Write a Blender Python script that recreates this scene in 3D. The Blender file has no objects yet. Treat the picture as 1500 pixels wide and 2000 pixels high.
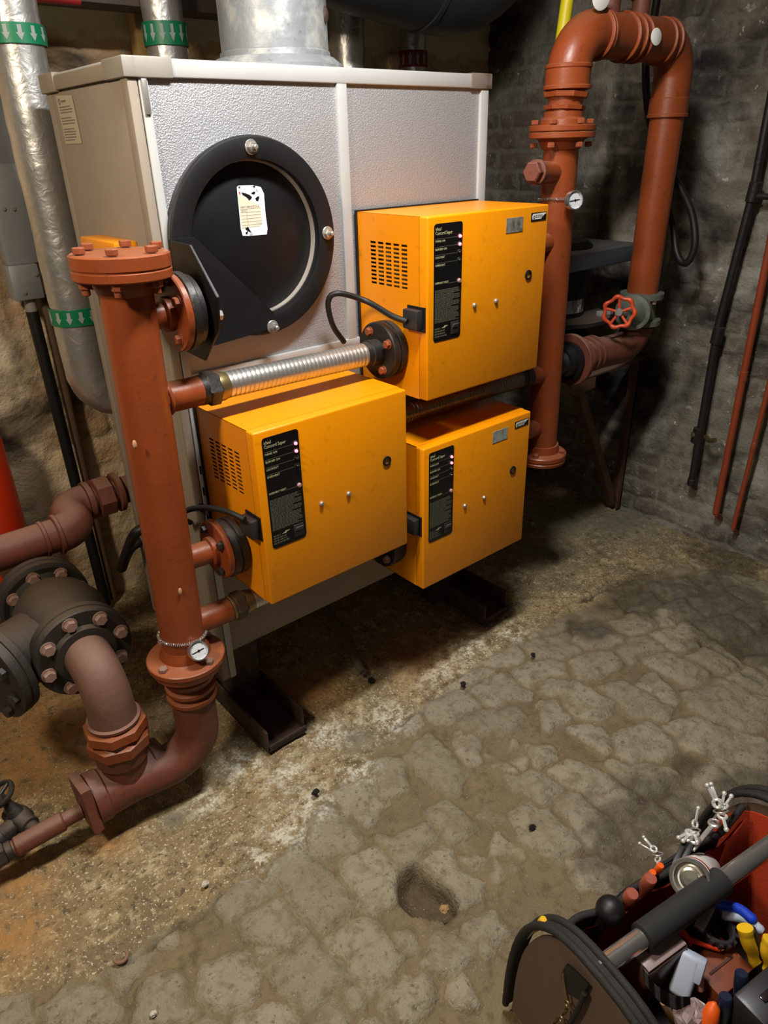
import bpy, bmesh, math, random
import numpy as np
from mathutils import Vector, Matrix, Quaternion
random.seed(7)
S = bpy.context.scene
COL = S.collection
PI = math.pi

# ------------------------------------------------------------------ camera
CX, CY, CZ = -0.6901, -1.5920, 1.6
YAW, PITCH, ROLL, FPX = 0.6932, 0.4745, 0.0270, 1399.45
fw = Vector((math.sin(YAW)*math.cos(PITCH), math.cos(YAW)*math.cos(PITCH), -math.sin(PITCH)))
r0 = Vector((math.cos(YAW), -math.sin(YAW), 0))
d0 = fw.cross(r0)
rt = math.cos(ROLL)*r0 + math.sin(ROLL)*d0
dn = -math.sin(ROLL)*r0 + math.cos(ROLL)*d0
cd = bpy.data.cameras.new('camera'); cam = bpy.data.objects.new('camera', cd); COL.objects.link(cam)
M4 = Matrix.Identity(4)
for i in range(3):
    M4[i][0] = rt[i]; M4[i][1] = -dn[i]; M4[i][2] = -fw[i]
M4[0][3], M4[1][3], M4[2][3] = CX, CY, CZ
cam.matrix_world = M4
cd.sensor_fit = 'HORIZONTAL'; cd.sensor_width = 36; cd.lens = FPX/1500*36
cd.clip_start = .02
S.camera = cam

# ------------------------------------------------------------------ world, lamps, exposure
W = bpy.data.worlds.new('world'); S.world = W; W.use_nodes = True
W.node_tree.nodes['Background'].inputs[0].default_value = (1.0, .93, .82, 1)
W.node_tree.nodes['Background'].inputs[1].default_value = .013
def area(name, loc, tgt, sx, sy, power, col):
    l = bpy.data.lights.new(name, 'AREA'); l.shape = 'RECTANGLE'; l.size = sx; l.size_y = sy
    l.energy = power; l.color = col
    o = bpy.data.objects.new(name, l); COL.objects.link(o); o.location = loc
    o.rotation_euler = (Vector(tgt)-Vector(loc)).to_track_quat('-Z', 'Y').to_euler()
    return o
area('warm_lamp', (-1.30, -.65, 2.35), (-.2, .0, .8), .22, .22, 27, (1.0, .84, .63))
area('bulkhead_lamp', (.25, -.72, 2.52), (.25, -.60, 0), .55, .12, 44, (.98, .97, .94))
area('rear_fill_light', (-1.6, -2.2, 2.4), (.4, .2, .8), 1.0, .5, 2.5, (1.0, .92, .80))  # added soft fill behind the camera, no lamp known there
S.view_settings.view_transform = 'Standard'; S.view_settings.look = 'None'
S.view_settings.exposure = 0.0; S.view_settings.gamma = 1; S.view_settings.use_curve_mapping = False

# ------------------------------------------------------------------ a pixel's sight line met with a real plane
def _ray(u, v): return rt*((u-750)/FPX) + dn*((v-1000)/FPX) + fw
CV = Vector((CX, CY, CZ))
def PX(u, v, x): d = _ray(u, v); return CV + d*((x-CX)/d.x)
def PY(u, v, y): d = _ray(u, v); return CV + d*((y-CY)/d.y)
def PZ(u, v, z): d = _ray(u, v); return CV + d*((z-CZ)/d.z)

# ------------------------------------------------------------------ materials
def lin(c):
    return tuple(((x/255)/12.92 if x/255 <= .04045 else ((x/255+.055)/1.055)**2.4) for x in c)+(1,)
MATS = {}
def mat(name, col, rough=.5, metal=0, var=.12, vscale=9, bump=0, bscale=60, col2=None, spots=0, dust=0,
        dustcol=(150, 125, 105), spec=.5, emit=0, streak=False, thr=.58):
    if name in MATS: return MATS[name]
    m = bpy.data.materials.new(name); m.use_nodes = True
    nt = m.node_tree; N = nt.nodes; L = nt.links; b = N['Principled BSDF']
    tc = N.new('ShaderNodeTexCoord'); mp = N.new('ShaderNodeMapping')
    L.new(tc.outputs['Object'], mp.inputs[0])
    if streak: mp.inputs['Scale'].default_value = (1, 1, .18)
    nz = N.new('ShaderNodeTexNoise'); nz.inputs['Scale'].default_value = vscale; nz.inputs['Detail'].default_value = 6
    nz.inputs['Roughness'].default_value = .62
    L.new(mp.outputs[0], nz.inputs['Vector'])
    mx = N.new('ShaderNodeMix'); mx.data_type = 'RGBA'
    c = lin(col); k = 1-var; c2 = lin(col2) if col2 else (c[0]*k, c[1]*k, c[2]*k, 1)
    rp = N.new('ShaderNodeValToRGB')
    if col2: rp.color_ramp.elements[0].position = thr-.08; rp.color_ramp.elements[1].position = thr+.08
    else: rp.color_ramp.elements[0].position = .3; rp.color_ramp.elements[1].position = .7
    L.new(nz.outputs['Fac'], rp.inputs[0]); L.new(rp.outputs[0], mx.inputs[0])
    mx.inputs[6].default_value = c; mx.inputs[7].default_value = c2
    out = mx.outputs[2]
    if spots:
        n2 = N.new('ShaderNodeTexNoise'); n2.inputs['Scale'].default_value = vscale*7; n2.inputs['Detail'].default_value = 3
        L.new(mp.outputs[0], n2.inputs['Vector'])
        r2 = N.new('ShaderNodeValToRGB'); r2.color_ramp.elements[0].position = .64; r2.color_ramp.elements[1].position = .70
        L.new(n2.outputs['Fac'], r2.inputs[0])
        mm = N.new('ShaderNodeMath'); mm.operation = 'MULTIPLY'; mm.inputs[1].default_value = spots; L.new(r2.outputs[0], mm.inputs[0])
        m2 = N.new('ShaderNodeMix'); m2.data_type = 'RGBA'; L.new(mm.outputs[0], m2.inputs[0]); L.new(out, m2.inputs[6])
        m2.inputs[7].default_value = (c[0]*.35, c[1]*.3, c[2]*.28, 1); out = m2.outputs[2]
    if dust:   # settled dust lies on what faces up
        g = N.new('ShaderNodeNewGeometry'); sx = N.new('ShaderNodeSeparateXYZ'); L.new(g.outputs['Normal'], sx.inputs[0])
        mr = N.new('ShaderNodeMapRange'); mr.inputs[1].default_value = .55; mr.inputs[2].default_value = 1; mr.inputs[4].default_value = dust
        L.new(sx.outputs['Z'], mr.inputs[0])
        m3 = N.new('ShaderNodeMix'); m3.data_type = 'RGBA'; L.new(mr.outputs[0], m3.inputs[0]); L.new(out, m3.inputs[6])
        m3.inputs[7].default_value = lin(dustcol); out = m3.outputs[2]
    L.new(out, b.inputs['Base Color'])
    b.inputs['Metallic'].default_value = metal; b.inputs['Specular IOR Level'].default_value = spec
    mr = N.new('ShaderNodeMapRange'); mr.inputs[3].default_value = max(.03, rough-.08); mr.inputs[4].default_value = min(1, rough+.1)
    L.new(nz.outputs['Fac'], mr.inputs[0]); L.new(mr.outputs[0], b.inputs['Roughness'])
    if bump:
        n3 = N.new('ShaderNodeTexNoise'); n3.inputs['Scale'].default_value = bscale; n3.inputs['Detail'].default_value = 4
        L.new(tc.outputs['Object'], n3.inputs['Vector'])
        bp = N.new('ShaderNodeBump'); bp.inputs['Strength'].default_value = min(1, bump); bp.inputs['Distance'].default_value = .004*max(1, bump)
        L.new(n3.outputs['Fac'], bp.inputs['Height']); L.new(bp.outputs[0], b.inputs['Normal'])
    if emit:
        b.inputs['Emission Color'].default_value = c; b.inputs['Emission Strength'].default_value = emit
    MATS[name] = m
    return m
YEL = mat('yellow_enamel', (240, 146, 2), .34, var=.06, vscale=5, spots=.18)
RED = mat('red_oxide_paint', (142, 66, 30), .38, var=.2, vscale=7, bump=.12, bscale=90, dust=.35, dustcol=(166, 116, 84), spots=.3)
REDD = mat('dusty_red_oxide_paint', (112, 60, 44), .6, var=.3, vscale=9, bump=.3, bscale=70, dust=.7, dustcol=(138, 106, 90), spots=.4)
DUSTP = mat('thick_dusted_paint', (116, 82, 68), .66, var=.25, vscale=8, bump=.3, bscale=60, dust=.6, dustcol=(132, 108, 92), spots=.3)
BRKT = mat('brown_bracket_paint', (98, 68, 50), .6, var=.25, vscale=12, dust=.5, dustcol=(128, 108, 90))
IRON = mat('black_iron', (34, 31, 30), .45, var=.4, vscale=14, bump=.25, bscale=80, dust=.25, dustcol=(84, 72, 62))
IROND = mat('dusty_black_iron', (46, 40, 36), .6, var=.4, vscale=12, bump=.35, bscale=70, dust=.6, dustcol=(100, 84, 70))
BLKM = mat('black_painted_steel', (19, 19, 21), .48, var=.3, vscale=10, bump=.12, bscale=25, spots=.2)
BOLT = mat('dusty_bolt', (150, 118, 104), .5, var=.3, vscale=40)
BOLTR = mat('painted_bolt', (146, 74, 44), .45, var=.25, vscale=40, dust=.25, dustcol=(168, 116, 88))
STEEL = mat('bright_steel', (200, 196, 190), .28, metal=.7, var=.25, vscale=30)
CHROME = mat('chrome', (232, 230, 226), .14, metal=.9, var=.1)
BRAID = mat('hose_steel', (206, 204, 200), .34, metal=.85, var=.2, vscale=24)
BRASS = mat('dull_brass', (150, 132, 92), .38, metal=.8, var=.3, vscale=30)
HAMMER = mat('hammered_aluminium', (174, 175, 178), .42, metal=.45, var=.08, vscale=6, bump=.6, bscale=300)
TRIM = mat('pale_grey_trim', (178, 178, 176), .42, var=.1, vscale=6)
BEIGE = mat('dusty_beige_panel', (146, 134, 119), .6, var=.14, vscale=4, spots=.12)
CAP = mat('grey_corner_cap', (150, 144, 136), .5, var=.15, vscale=20)
RUSTY = mat('rusty_steel', (74, 52, 40), .7, var=.45, vscale=16, bump=.5, bscale=90, col2=(44, 34, 30), thr=.5)
GALV = mat('weathered_galvanised', (146, 150, 154), .45, metal=.4, var=.2, vscale=11, col2=(196, 196, 190), thr=.56, bump=.3, bscale=40, spots=.3)
DUCT = mat('dark_grey_duct', (66, 72, 76), .4, metal=.3, var=.3, vscale=5)
RUBBER = mat('black_rubber', (22, 21, 21), .5, var=.3, vscale=20)
PLAST = mat('dark_grey_plastic', (44, 43, 44), .42, var=.15, vscale=20)
PANEL = mat('black_label_film', (14, 14, 15), .3, var=.15)
INK = mat('pale_print', (176, 172, 132), .6, var=.05)
INKD = mat('dim_print', (82, 82, 66), .6, var=.1, vscale=200)
LED = mat('lit_pink_lamp', (255, 120, 146), .3, emit=3)
LEDOFF = mat('unlit_lamp', (40, 30, 32), .15)
WHITE = mat('white_paper', (226, 226, 220), .7, var=.06)
CREAM = mat('cream_paper', (222, 212, 188), .7, var=.06, vscale=20)
TORN = mat('torn_white_sticker', (214, 226, 232), .6, var=.1, col2=(20, 20, 22), vscale=34, thr=.66)
SILV = mat('worn_silver_sticker', (150, 146, 134), .4, metal=.3, var=.3, vscale=40, col2=(96, 92, 84), thr=.55)
GREEN = mat('green_band', (10, 118, 78), .4, var=.1)
DRED = mat('dark_red_band', (128, 22, 28), .45, var=.12)
YPIPE = mat('yellow_pipe_paint', (232, 214, 32), .4, var=.08)
BRIGHTRED = mat('red_cylinder_paint', (186, 44, 14), .4, var=.12)
WHEEL = mat('orange_red_handwheel', (204, 74, 40), .36, var=.12, vscale=30)
VALVE = mat('grey_green_valve', (98, 104, 92), .55, var=.3, vscale=20, bump=.3)
WOOD = mat('pale_timber', (190, 156, 96), .7, var=.25, vscale=12, streak=True)
BEAM = mat('brown_painted_beam', (82, 70, 62), .7, var=.25, vscale=9)
TRUNK = mat('grey_steel_trunking', (158, 161, 164), .5, metal=.4, var=.25, vscale=9)
COPR = mat('painted_copper_pipe', (150, 66, 38), .42, var=.2, vscale=12)
GLASS = mat('dial_face', (206, 208, 214), .18, var=.05)
STONE = mat('pale_stone_chip', (205, 198, 180), .9, var=.2, vscale=40)
COAL = mat('black_lump', (16, 14, 13), .8, var=.3, vscale=40)
BROWNF = mat('taupe_canvas', (116, 95, 82), .85, var=.12, vscale=25, bump=.35, bscale=420)
BLKF = mat('black_webbing', (34, 32, 30), .75, var=.2, vscale=40, bump=.3, bscale=300)
REDF = mat('red_orange_lining', (204, 66, 30), .7, var=.12, vscale=14, bump=.2, bscale=300)
FOAM = mat('black_foam_grip', (32, 32, 31), .8, var=.12, vscale=40)
ORANGE = mat('orange_plastic', (232, 92, 20), .4, var=.08)
REDP = mat('red_plastic', (196, 50, 24), .4, var=.1)
BLUE = mat('blue_plastic', (20, 62, 196), .4, var=.1)
NAVY = mat('navy_plastic', (26, 34, 58), .3, var=.15)
YELP = mat('yellow_plastic', (232, 184, 30), .4, var=.1, spots=.4)
LGREY = mat('pale_grey_plastic', (176, 186, 204), .45, var=.1)
BROWNP = mat('smoky_brown_plastic', (84, 58, 50), .3, var=.3, vscale=20)
WAX = mat('worn_red_handle', (158, 78, 58), .5, var=.2, vscale=40)
TAN = mat('tan_wood', (186, 146, 100), .6, var=.2)
SMOKE = mat('cloudy_plastic', (150, 130, 128), .3, var=.2, vscale=20)
CANW = mat('white_can_paint', (226, 222, 216), .35, var=.05)

def foil_mat():
    m = mat('crinkled_foil', (206, 204, 200), .36, metal=.8, var=.2, vscale=14)
    nt = m.node_tree; N = nt.nodes; L = nt.links; b = N['Principled BSDF']
    tc = N.new('ShaderNodeTexCoord'); n = N.new('ShaderNodeTexNoise'); n.inputs['Scale'].default_value = 30; n.inputs['Detail'].default_value = 5
    n.inputs['Distortion'].default_value = 1.2
    L.new(tc.outputs['Object'], n.inputs['Vector'])
    bp = N.new('ShaderNodeBump'); bp.inputs['Strength'].default_value = .35; bp.inputs['Distance'].default_value = .006
    L.new(n.outputs['Fac'], bp.inputs['Height']); L.new(bp.outputs[0], b.inputs['Normal'])
    return m
FOIL = foil_mat()

# ------------------------------------------------------------------ mesh builder
def V(p): return Vector(p)
def frame(ax):
    ax = V(ax).normalized()
    a = Vector((0, 0, 1)) if abs(ax.z) < .9 else Vector((1, 0, 0))
    u = a.cross(ax).normalized(); return u, ax.cross(u), ax
def arc_path(pts, r, n=9):
    """polyline with corners rounded to radius r"""
    pts = [V(p) for p in pts]; out = [pts[0]]
    rr = r if isinstance(r, (list, tuple)) else [r]*(len(pts)-2)
    for i in range(1, len(pts)-1):
        p = pts[i]; a = (pts[i-1]-p).normalized(); b = (pts[i+1]-p).normalized()
        ang = a.angle(b); t = rr[i-1]/math.tan(ang/2)
        t = min(t, (pts[i-1]-p).length*.98, (pts[i+1]-p).length*.98); rad = t*math.tan(ang/2)
        c = p + (a+b).normalized()*(rad/math.sin(ang/2))
        s = p+a*t-c; e = p+b*t-c
        for k in range(n+1):
            f = k/n; w = s.angle(e)
            if w < 1e-5: continue
            out.append(c + s*(math.sin((1-f)*w)/math.sin(w)) + e*(math.sin(f*w)/math.sin(w)))
    out.append(pts[-1]); return out
def spline(pts, n=10):
    pts = [V(p) for p in pts]; P = [pts[0]*2-pts[1]]+pts+[pts[-1]*2-pts[-2]]; out = []
    for i in range(1, len(P)-2):
        a, b, c, d = P[i-1:i+3]
        for k in range(n):
            t = k/n
            out.append(.5*((2*b)+(c-a)*t+(2*a-5*b+4*c-d)*t*t+(3*b-a-3*c+d)*t**3))
    out.append(pts[-1]); return out
class MB:
    def __init__(s): s.bm = bmesh.new()
    def quadbox(s, c, xs, ys, zs, bev=0, seg=2):
        """box from centre and three half vectors"""
        c, xs, ys, zs = V(c), V(xs), V(ys), V(zs); b = bmesh.new()
        vs = [b.verts.new(c+xs*i+ys*j+zs*k) for i in (-1, 1) for j in (-1, 1) for k in (-1, 1)]
        for f in ((0, 1, 3, 2), (4, 6, 7, 5), (0, 4, 5, 1), (2, 3, 7, 6), (0, 2, 6, 4), (1, 5, 7, 3)): b.faces.new([vs[i] for i in f])
        bmesh.ops.recalc_face_normals(b, faces=b.faces)
        if bev: bmesh.ops.bevel(b, geom=b.edges[:], offset=bev, segments=seg, affect='EDGES', profile=.5)
        s.merge(b); return s
    def box(s, a, b, bev=0, seg=2):
        a, b = V(a), V(b); h = (b-a)/2
        return s.quadbox((a+b)/2, (h.x, 0, 0), (0, h.y, 0), (0, 0, h.z), bev, seg)
    def merge(s, b):
        me = bpy.data.meshes.new('t'); b.to_mesh(me); b.free(); s.bm.from_mesh(me); bpy.data.meshes.remove(me)
    def tube(s, path, r, seg=24, cap=True, ang0=0):
        path = [V(p) for p in path]; n = len(path)
        rs = r if isinstance(r, (list, tuple)) else [r]*n
        tang = []
        for i in range(n):
            t = (path[min(i+1, n-1)]-path[max(i-1, 0)])
            if t.length < 1e-9: t = tang[-1] if tang else Vector((0, 0, 1))
            tang.append(t.normalized())
        u, w, _ = frame(tang[0]); rings = []
        for i in range(n):
            if i:
                q = tang[i-1].rotation_difference(tang[i]); u = q @ u
            w = tang[i].cross(u)
            rings.append([s.bm.verts.new(path[i]+(u*math.cos(ang0+2*PI*k/seg)+w*math.sin(ang0+2*PI*k/seg))*rs[i]) for k in range(seg)])
        for i in range(n-1):
            for k in range(seg):
                s.bm.faces.new((rings[i][k], rings[i][(k+1) % seg], rings[i+1][(k+1) % seg], rings[i+1][k]))
        if cap:
            s.bm.faces.new(list(reversed(rings[0]))); s.bm.faces.new(rings[-1])
        return s
    def lathe(s, o, ax, prof, seg=32, cap=True, ang0=0):
        """prof: list of (distance along axis, radius)"""
        o = V(o); u, w, ax = frame(ax); rings = []
        for d, r in prof:
            rings.append([s.bm.verts.new(o+ax*d+(u*math.cos(ang0+2*PI*k/seg)+w*math.sin(ang0+2*PI*k/seg))*max(r, 1e-5)) for k in range(seg)])
        for i in range(len(rings)-1):
            for k in range(seg):
                s.bm.faces.new((rings[i][k], rings[i][(k+1) % seg], rings[i+1][(k+1) % seg], rings[i+1][k]))
        if cap: s.bm.faces.new(list(reversed(rings[0]))); s.bm.faces.new(rings[-1])
        return s
    def cyl(s, a, b, r, seg=28, bev=.002):
        a, b = V(a), V(b); h = (b-a).length; bev = min(bev, h*.3, r*.4)
        return s.lathe(a, b-a, [(0, r-bev), (bev, r), (h-bev, r), (h, r-bev)], seg)
    def hexn(s, a, b, r, n=6, bev=.002, ang0=0):
        a, b = V(a), V(b); h = (b-a).length
        return s.lathe(a, b-a, [(0, r-bev), (bev, r), (h-bev, r), (h, r-bev)], n, ang0=ang0)
    def torus(s, c, ax, R, r, seg=40, ts=12, a0=0, a1=2*PI):
        u, w, ax = frame(ax); c = V(c); full = abs(a1-a0-2*PI) < 1e-6
        n = seg if full else seg+1
        rings = []
        for i in range(n):
            a = a0+(a1-a0)*i/seg; d = u*math.cos(a)+w*math.sin(a)
            rings.append([s.bm.verts.new(c+d*(R+r*math.cos(2*PI*k/ts))+ax*(r*math.sin(2*PI*k/ts))) for k in range(ts)])
        for i in range(n if full else n-1):
            A, B = rings[i], rings[(i+1) % n]
            for k in range(ts): s.bm.faces.new((A[k], B[k], B[(k+1) % ts], A[(k+1) % ts]))
        if not full: s.bm.faces.new(rings[0]); s.bm.faces.new(list(reversed(rings[-1])))
        return s
    def sphere(s, c, r, sc=(1, 1, 1), u=20, v=12):
        b = bmesh.new(); bmesh.ops.create_uvsphere(b, u_segments=u, v_segments=v, radius=1)
        for q in b.verts: q.co = V((q.co.x*r*sc[0], q.co.y*r*sc[1], q.co.z*r*sc[2]))+V(c)
        s.merge(b); return s
    def plate(s, pts, th, bev=0):
        """flat polygon given by 3D points, extruded along the vector th"""
        b = bmesh.new(); th = V(th)
        a = [b.verts.new(V(p)) for p in pts]; c = [b.verts.new(V(p)+th) for p in pts]; n = len(a)
        b.faces.new(list(reversed(a))); b.faces.new(c)
        for i in range(n): b.faces.new((a[i], a[(i+1) % n], c[(i+1) % n], c[i]))
        bmesh.ops.recalc_face_normals(b, faces=b.faces)
        if bev: bmesh.ops.bevel(b, geom=b.edges[:], offset=bev, segments=2, affect='EDGES')
        s.merge(b); return s
    def build(s, name, m, parent=None, smooth=True, ang=38):
        return link(name, s.bm, m, parent, smooth, ang)
ROOT = {}
def origin(o):
    return V((0, 0, 0)) if o is None else ROOT.get(o.name, V((0, 0, 0)))
def link(name, bm, m, parent=None, smooth=True, ang=38):
    bmesh.ops.recalc_face_normals(bm, faces=bm.faces)
    me = bpy.data.meshes.new(name)
    if smooth:
        for f in bm.faces: f.smooth = True
        ca = math.radians(ang)
        for e in bm.edges:
            if len(e.link_faces) == 2 and e.calc_face_angle(0) > ca: e.smooth = False
    bm.verts.ensure_lookup_table()
    if parent is None:
        xs = [v.co.x for v in bm.verts]; ys = [v.co.y for v in bm.verts]; zs = [v.co.z for v in bm.verts]
        og = V(((min(xs)+max(xs))/2, (min(ys)+max(ys))/2, min(zs)))
    else: og = origin(parent)
    bmesh.ops.translate(bm, verts=bm.verts, vec=-og)
    bm.to_mesh(me); bm.free()
    o = bpy.data.objects.new(name, me); COL.objects.link(o)
    for x in (m if isinstance(m, (list, tuple)) else [m]): me.materials.append(x)
    ROOT[o.name] = og
    if parent is None: o.location = og
    else: o.parent = parent
    return o
def tag(o, label, cat, group=None):
    o['label'] = label; o['category'] = cat
    if group: o['group'] = group
    return o
def thing(name, loc, label, cat, group=None):
    o = bpy.data.objects.new(name, None); o.empty_display_size = .05; COL.objects.link(o); o.location = loc; ROOT[o.name] = V(loc)
    return tag(o, label, cat, group)
def copy_tree(o, parent=None):
    c = o.copy(); COL.objects.link(c)
    if parent is not None: c.parent = parent
    for ch in list(o.children): copy_tree(ch, c)
    return c
BM = {}
def bolt(p, ax, r, h, m, parent, name='bolt', spin=0, washer=True):
    """hex bolt head standing on the surface at p; mesh data are shared between equal bolts"""
    key = (round(r, 4), round(h, 4), m.name, washer)
    if key not in BM:
        b = MB()
        if washer: b.cyl((0, 0, 0), (0, 0, h*.18), r*1.22, 18, .0005)
        b.hexn((0, 0, h*.15), (0, 0, h), r, bev=r*.12)
        bmesh.ops.recalc_face_normals(b.bm, faces=b.bm.faces)
        me = bpy.data.meshes.new('bolt'); b.bm.to_mesh(me); b.bm.free(); me.materials.append(m); BM[key] = me
    o = bpy.data.objects.new(name, BM[key]); COL.objects.link(o); o.parent = parent
    o.location = V(p)-origin(parent); o.rotation_mode = 'QUATERNION'
    o.rotation_quaternion = V((0, 0, 1)).rotation_difference(V(ax).normalized()) @ Quaternion((0, 0, 1), spin)
    return o
def bolts(c, ax, R, n, r, h, m, parent, a0=0, skip=()):
    u, w, ax = frame(ax)
    for k in range(n):
        if k in skip: continue
        a = a0+2*PI*k/n
        bolt(V(c)+(u*math.cos(a)+w*math.sin(a))*R, ax, r, h, m, parent, spin=random.random()*6)
def text(s, size, org, xd, yd, m, parent, name='lettering', depth=.0006, sx=1.0):
    cu = bpy.data.curves.new('t', 'FONT'); cu.body = s; cu.size = size; cu.extrude = depth/2; cu.resolution_u = 2
    o = bpy.data.objects.new('t', cu); COL.objects.link(o)
    me = bpy.data.meshes.new_from_object(o.evaluated_get(bpy.context.evaluated_depsgraph_get()))
    bpy.data.objects.remove(o); bpy.data.curves.remove(cu)
    xd, yd = V(xd).normalized(), V(yd).normalized(); zd = xd.cross(yd); bm = bmesh.new(); bm.from_mesh(me); bpy.data.meshes.remove(me)
    for v in bm.verts: v.co = V(org)+xd*v.co.x*sx+yd*v.co.y+zd*v.co.z
    return link(name, bm, m, parent, smooth=False)

# ------------------------------------------------------------------ numpy noise for floor and walls
rng = np.random.default_rng(3)
def vnoise(x, y, s, seed):
    g = np.random.default_rng(seed).random((256, 256)); x = x*s+100.3; y = y*s+100.7
    i = np.floor(x).astype(int); j = np.floor(y).astype(int); f = x-i; h = y-j
    f = f*f*(3-2*f); h = h*h*(3-2*h); i %= 256; j %= 256; i1 = (i+1) % 256; j1 = (j+1) % 256
    return (g[i, j]*(1-f)+g[i1, j]*f)*(1-h)+(g[i, j1]*(1-f)+g[i1, j1]*f)*h
def fbm(x, y, s, seed, o=4):
    t = 0; a = .5
    for k in range(o): t = t+a*vnoise(x, y, s*2**k, seed+k); a *= .5
    return t/(1-.5**o)
def grid_mesh(name, P, nu, nv, attrs, m):
    me = bpy.data.meshes.new(name)
    idx = np.arange(nu*nv).reshape(nu, nv)
    F = np.stack([idx[:-1, :-1], idx[1:, :-1], idx[1:, 1:], idx[:-1, 1:]], -1).reshape(-1, 4)
    me.vertices.add(len(P)); me.vertices.foreach_set('co', P.astype(np.float32).ravel())
    me.loops.add(F.size); me.loops.foreach_set('vertex_index', F.astype(np.int32).ravel())
    me.polygons.add(len(F)); me.polygons.foreach_set('loop_start', (np.arange(len(F))*4).astype(np.int32))
    me.polygons.foreach_set('use_smooth', np.ones(len(F), bool))
    me.update(calc_edges=True)
    for k, a in attrs.items():
        at = me.attributes.new(k, 'FLOAT', 'POINT'); at.data.foreach_set('value', a.astype(np.float32).ravel())
    me.materials.append(m); o = bpy.data.objects.new(name, me); COL.objects.link(o); o['kind'] = 'structure'
    return o
def sdf(px, py, poly):
    poly = np.array(poly); d = np.full(px.shape, 1e9); ins = np.zeros(px.shape, bool); n = len(poly)
    for i in range(n):
        a = poly[i]; b = poly[(i+1) % n]; e = b-a; wx = px-a[0]; wy = py-a[1]
        t = np.clip((wx*e[0]+wy*e[1])/(e@e), 0, 1); d = np.minimum(d, np.hypot(wx-e[0]*t, wy-e[1]*t))
        c = ((a[1] <= py) & (b[1] > py) | (b[1] <= py) & (a[1] > py))
        with np.errstate(divide='ignore', invalid='ignore'):
            xi = a[0]+(py-a[1])/(b[1]-a[1])*e[0]
        ins ^= c & (px < xi)
    return np.where(ins, -d, d)

def attr_nodes(N, name):
    a = N.new('ShaderNodeAttribute'); a.attribute_name = name; return a.outputs['Fac']
class NT:
    def __init__(s, name):
        s.m = bpy.data.materials.new(name); s.m.use_nodes = True; s.N = s.m.node_tree.nodes; s.L = s.m.node_tree.links
        s.b = s.N['Principled BSDF']; g = s.N.new('ShaderNodeNewGeometry'); s.pos = g.outputs['Position']
    def noise(s, sc, det=5, dist=0, rough=.6):
        n = s.N.new('ShaderNodeTexNoise'); n.inputs['Scale'].default_value = sc; n.inputs['Detail'].default_value = det
        n.inputs['Distortion'].default_value = dist; n.inputs['Roughness'].default_value = rough
        s.L.new(s.pos, n.inputs['Vector']); return n.outputs['Fac']
    def rng(s, x, a, b, lo=0, hi=1):
        m = s.N.new('ShaderNodeMapRange'); m.inputs[1].default_value = a; m.inputs[2].default_value = b; m.inputs[3].default_value = lo; m.inputs[4].default_value = hi
        s.L.new(x, m.inputs[0]); return m.outputs[0]
    def mul(s, a, b, op='MULTIPLY'):
        m = s.N.new('ShaderNodeMath'); m.operation = op
        for i, q in enumerate((a, b)):
            if isinstance(q, (int, float)): m.inputs[i].default_value = q
            else: s.L.new(q, m.inputs[i])
        return m.outputs[0]
    def mix(s, f, a, b):
        m = s.N.new('ShaderNodeMix'); m.data_type = 'RGBA'
        if isinstance(f, (int, float)): m.inputs[0].default_value = f
        else: s.L.new(f, m.inputs[0])
        for i, q in ((6, a), (7, b)):
            if isinstance(q, tuple): m.inputs[i].default_value = lin(q)
            else: s.L.new(q, m.inputs[i])
        return m.outputs[2]
    def done(s, col, rough, hgt, strength, dist):
        s.L.new(col, s.b.inputs['Base Color'])
        if isinstance(rough, (int, float)): s.b.inputs['Roughness'].default_value = rough
        else: s.L.new(rough, s.b.inputs['Roughness'])
        bp = s.N.new('ShaderNodeBump'); bp.inputs['Strength'].default_value = strength; bp.inputs['Distance'].default_value = dist
        s.L.new(hgt, bp.inputs['Height']); s.L.new(bp.outputs[0], s.b.inputs['Normal']); return s.m

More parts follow.
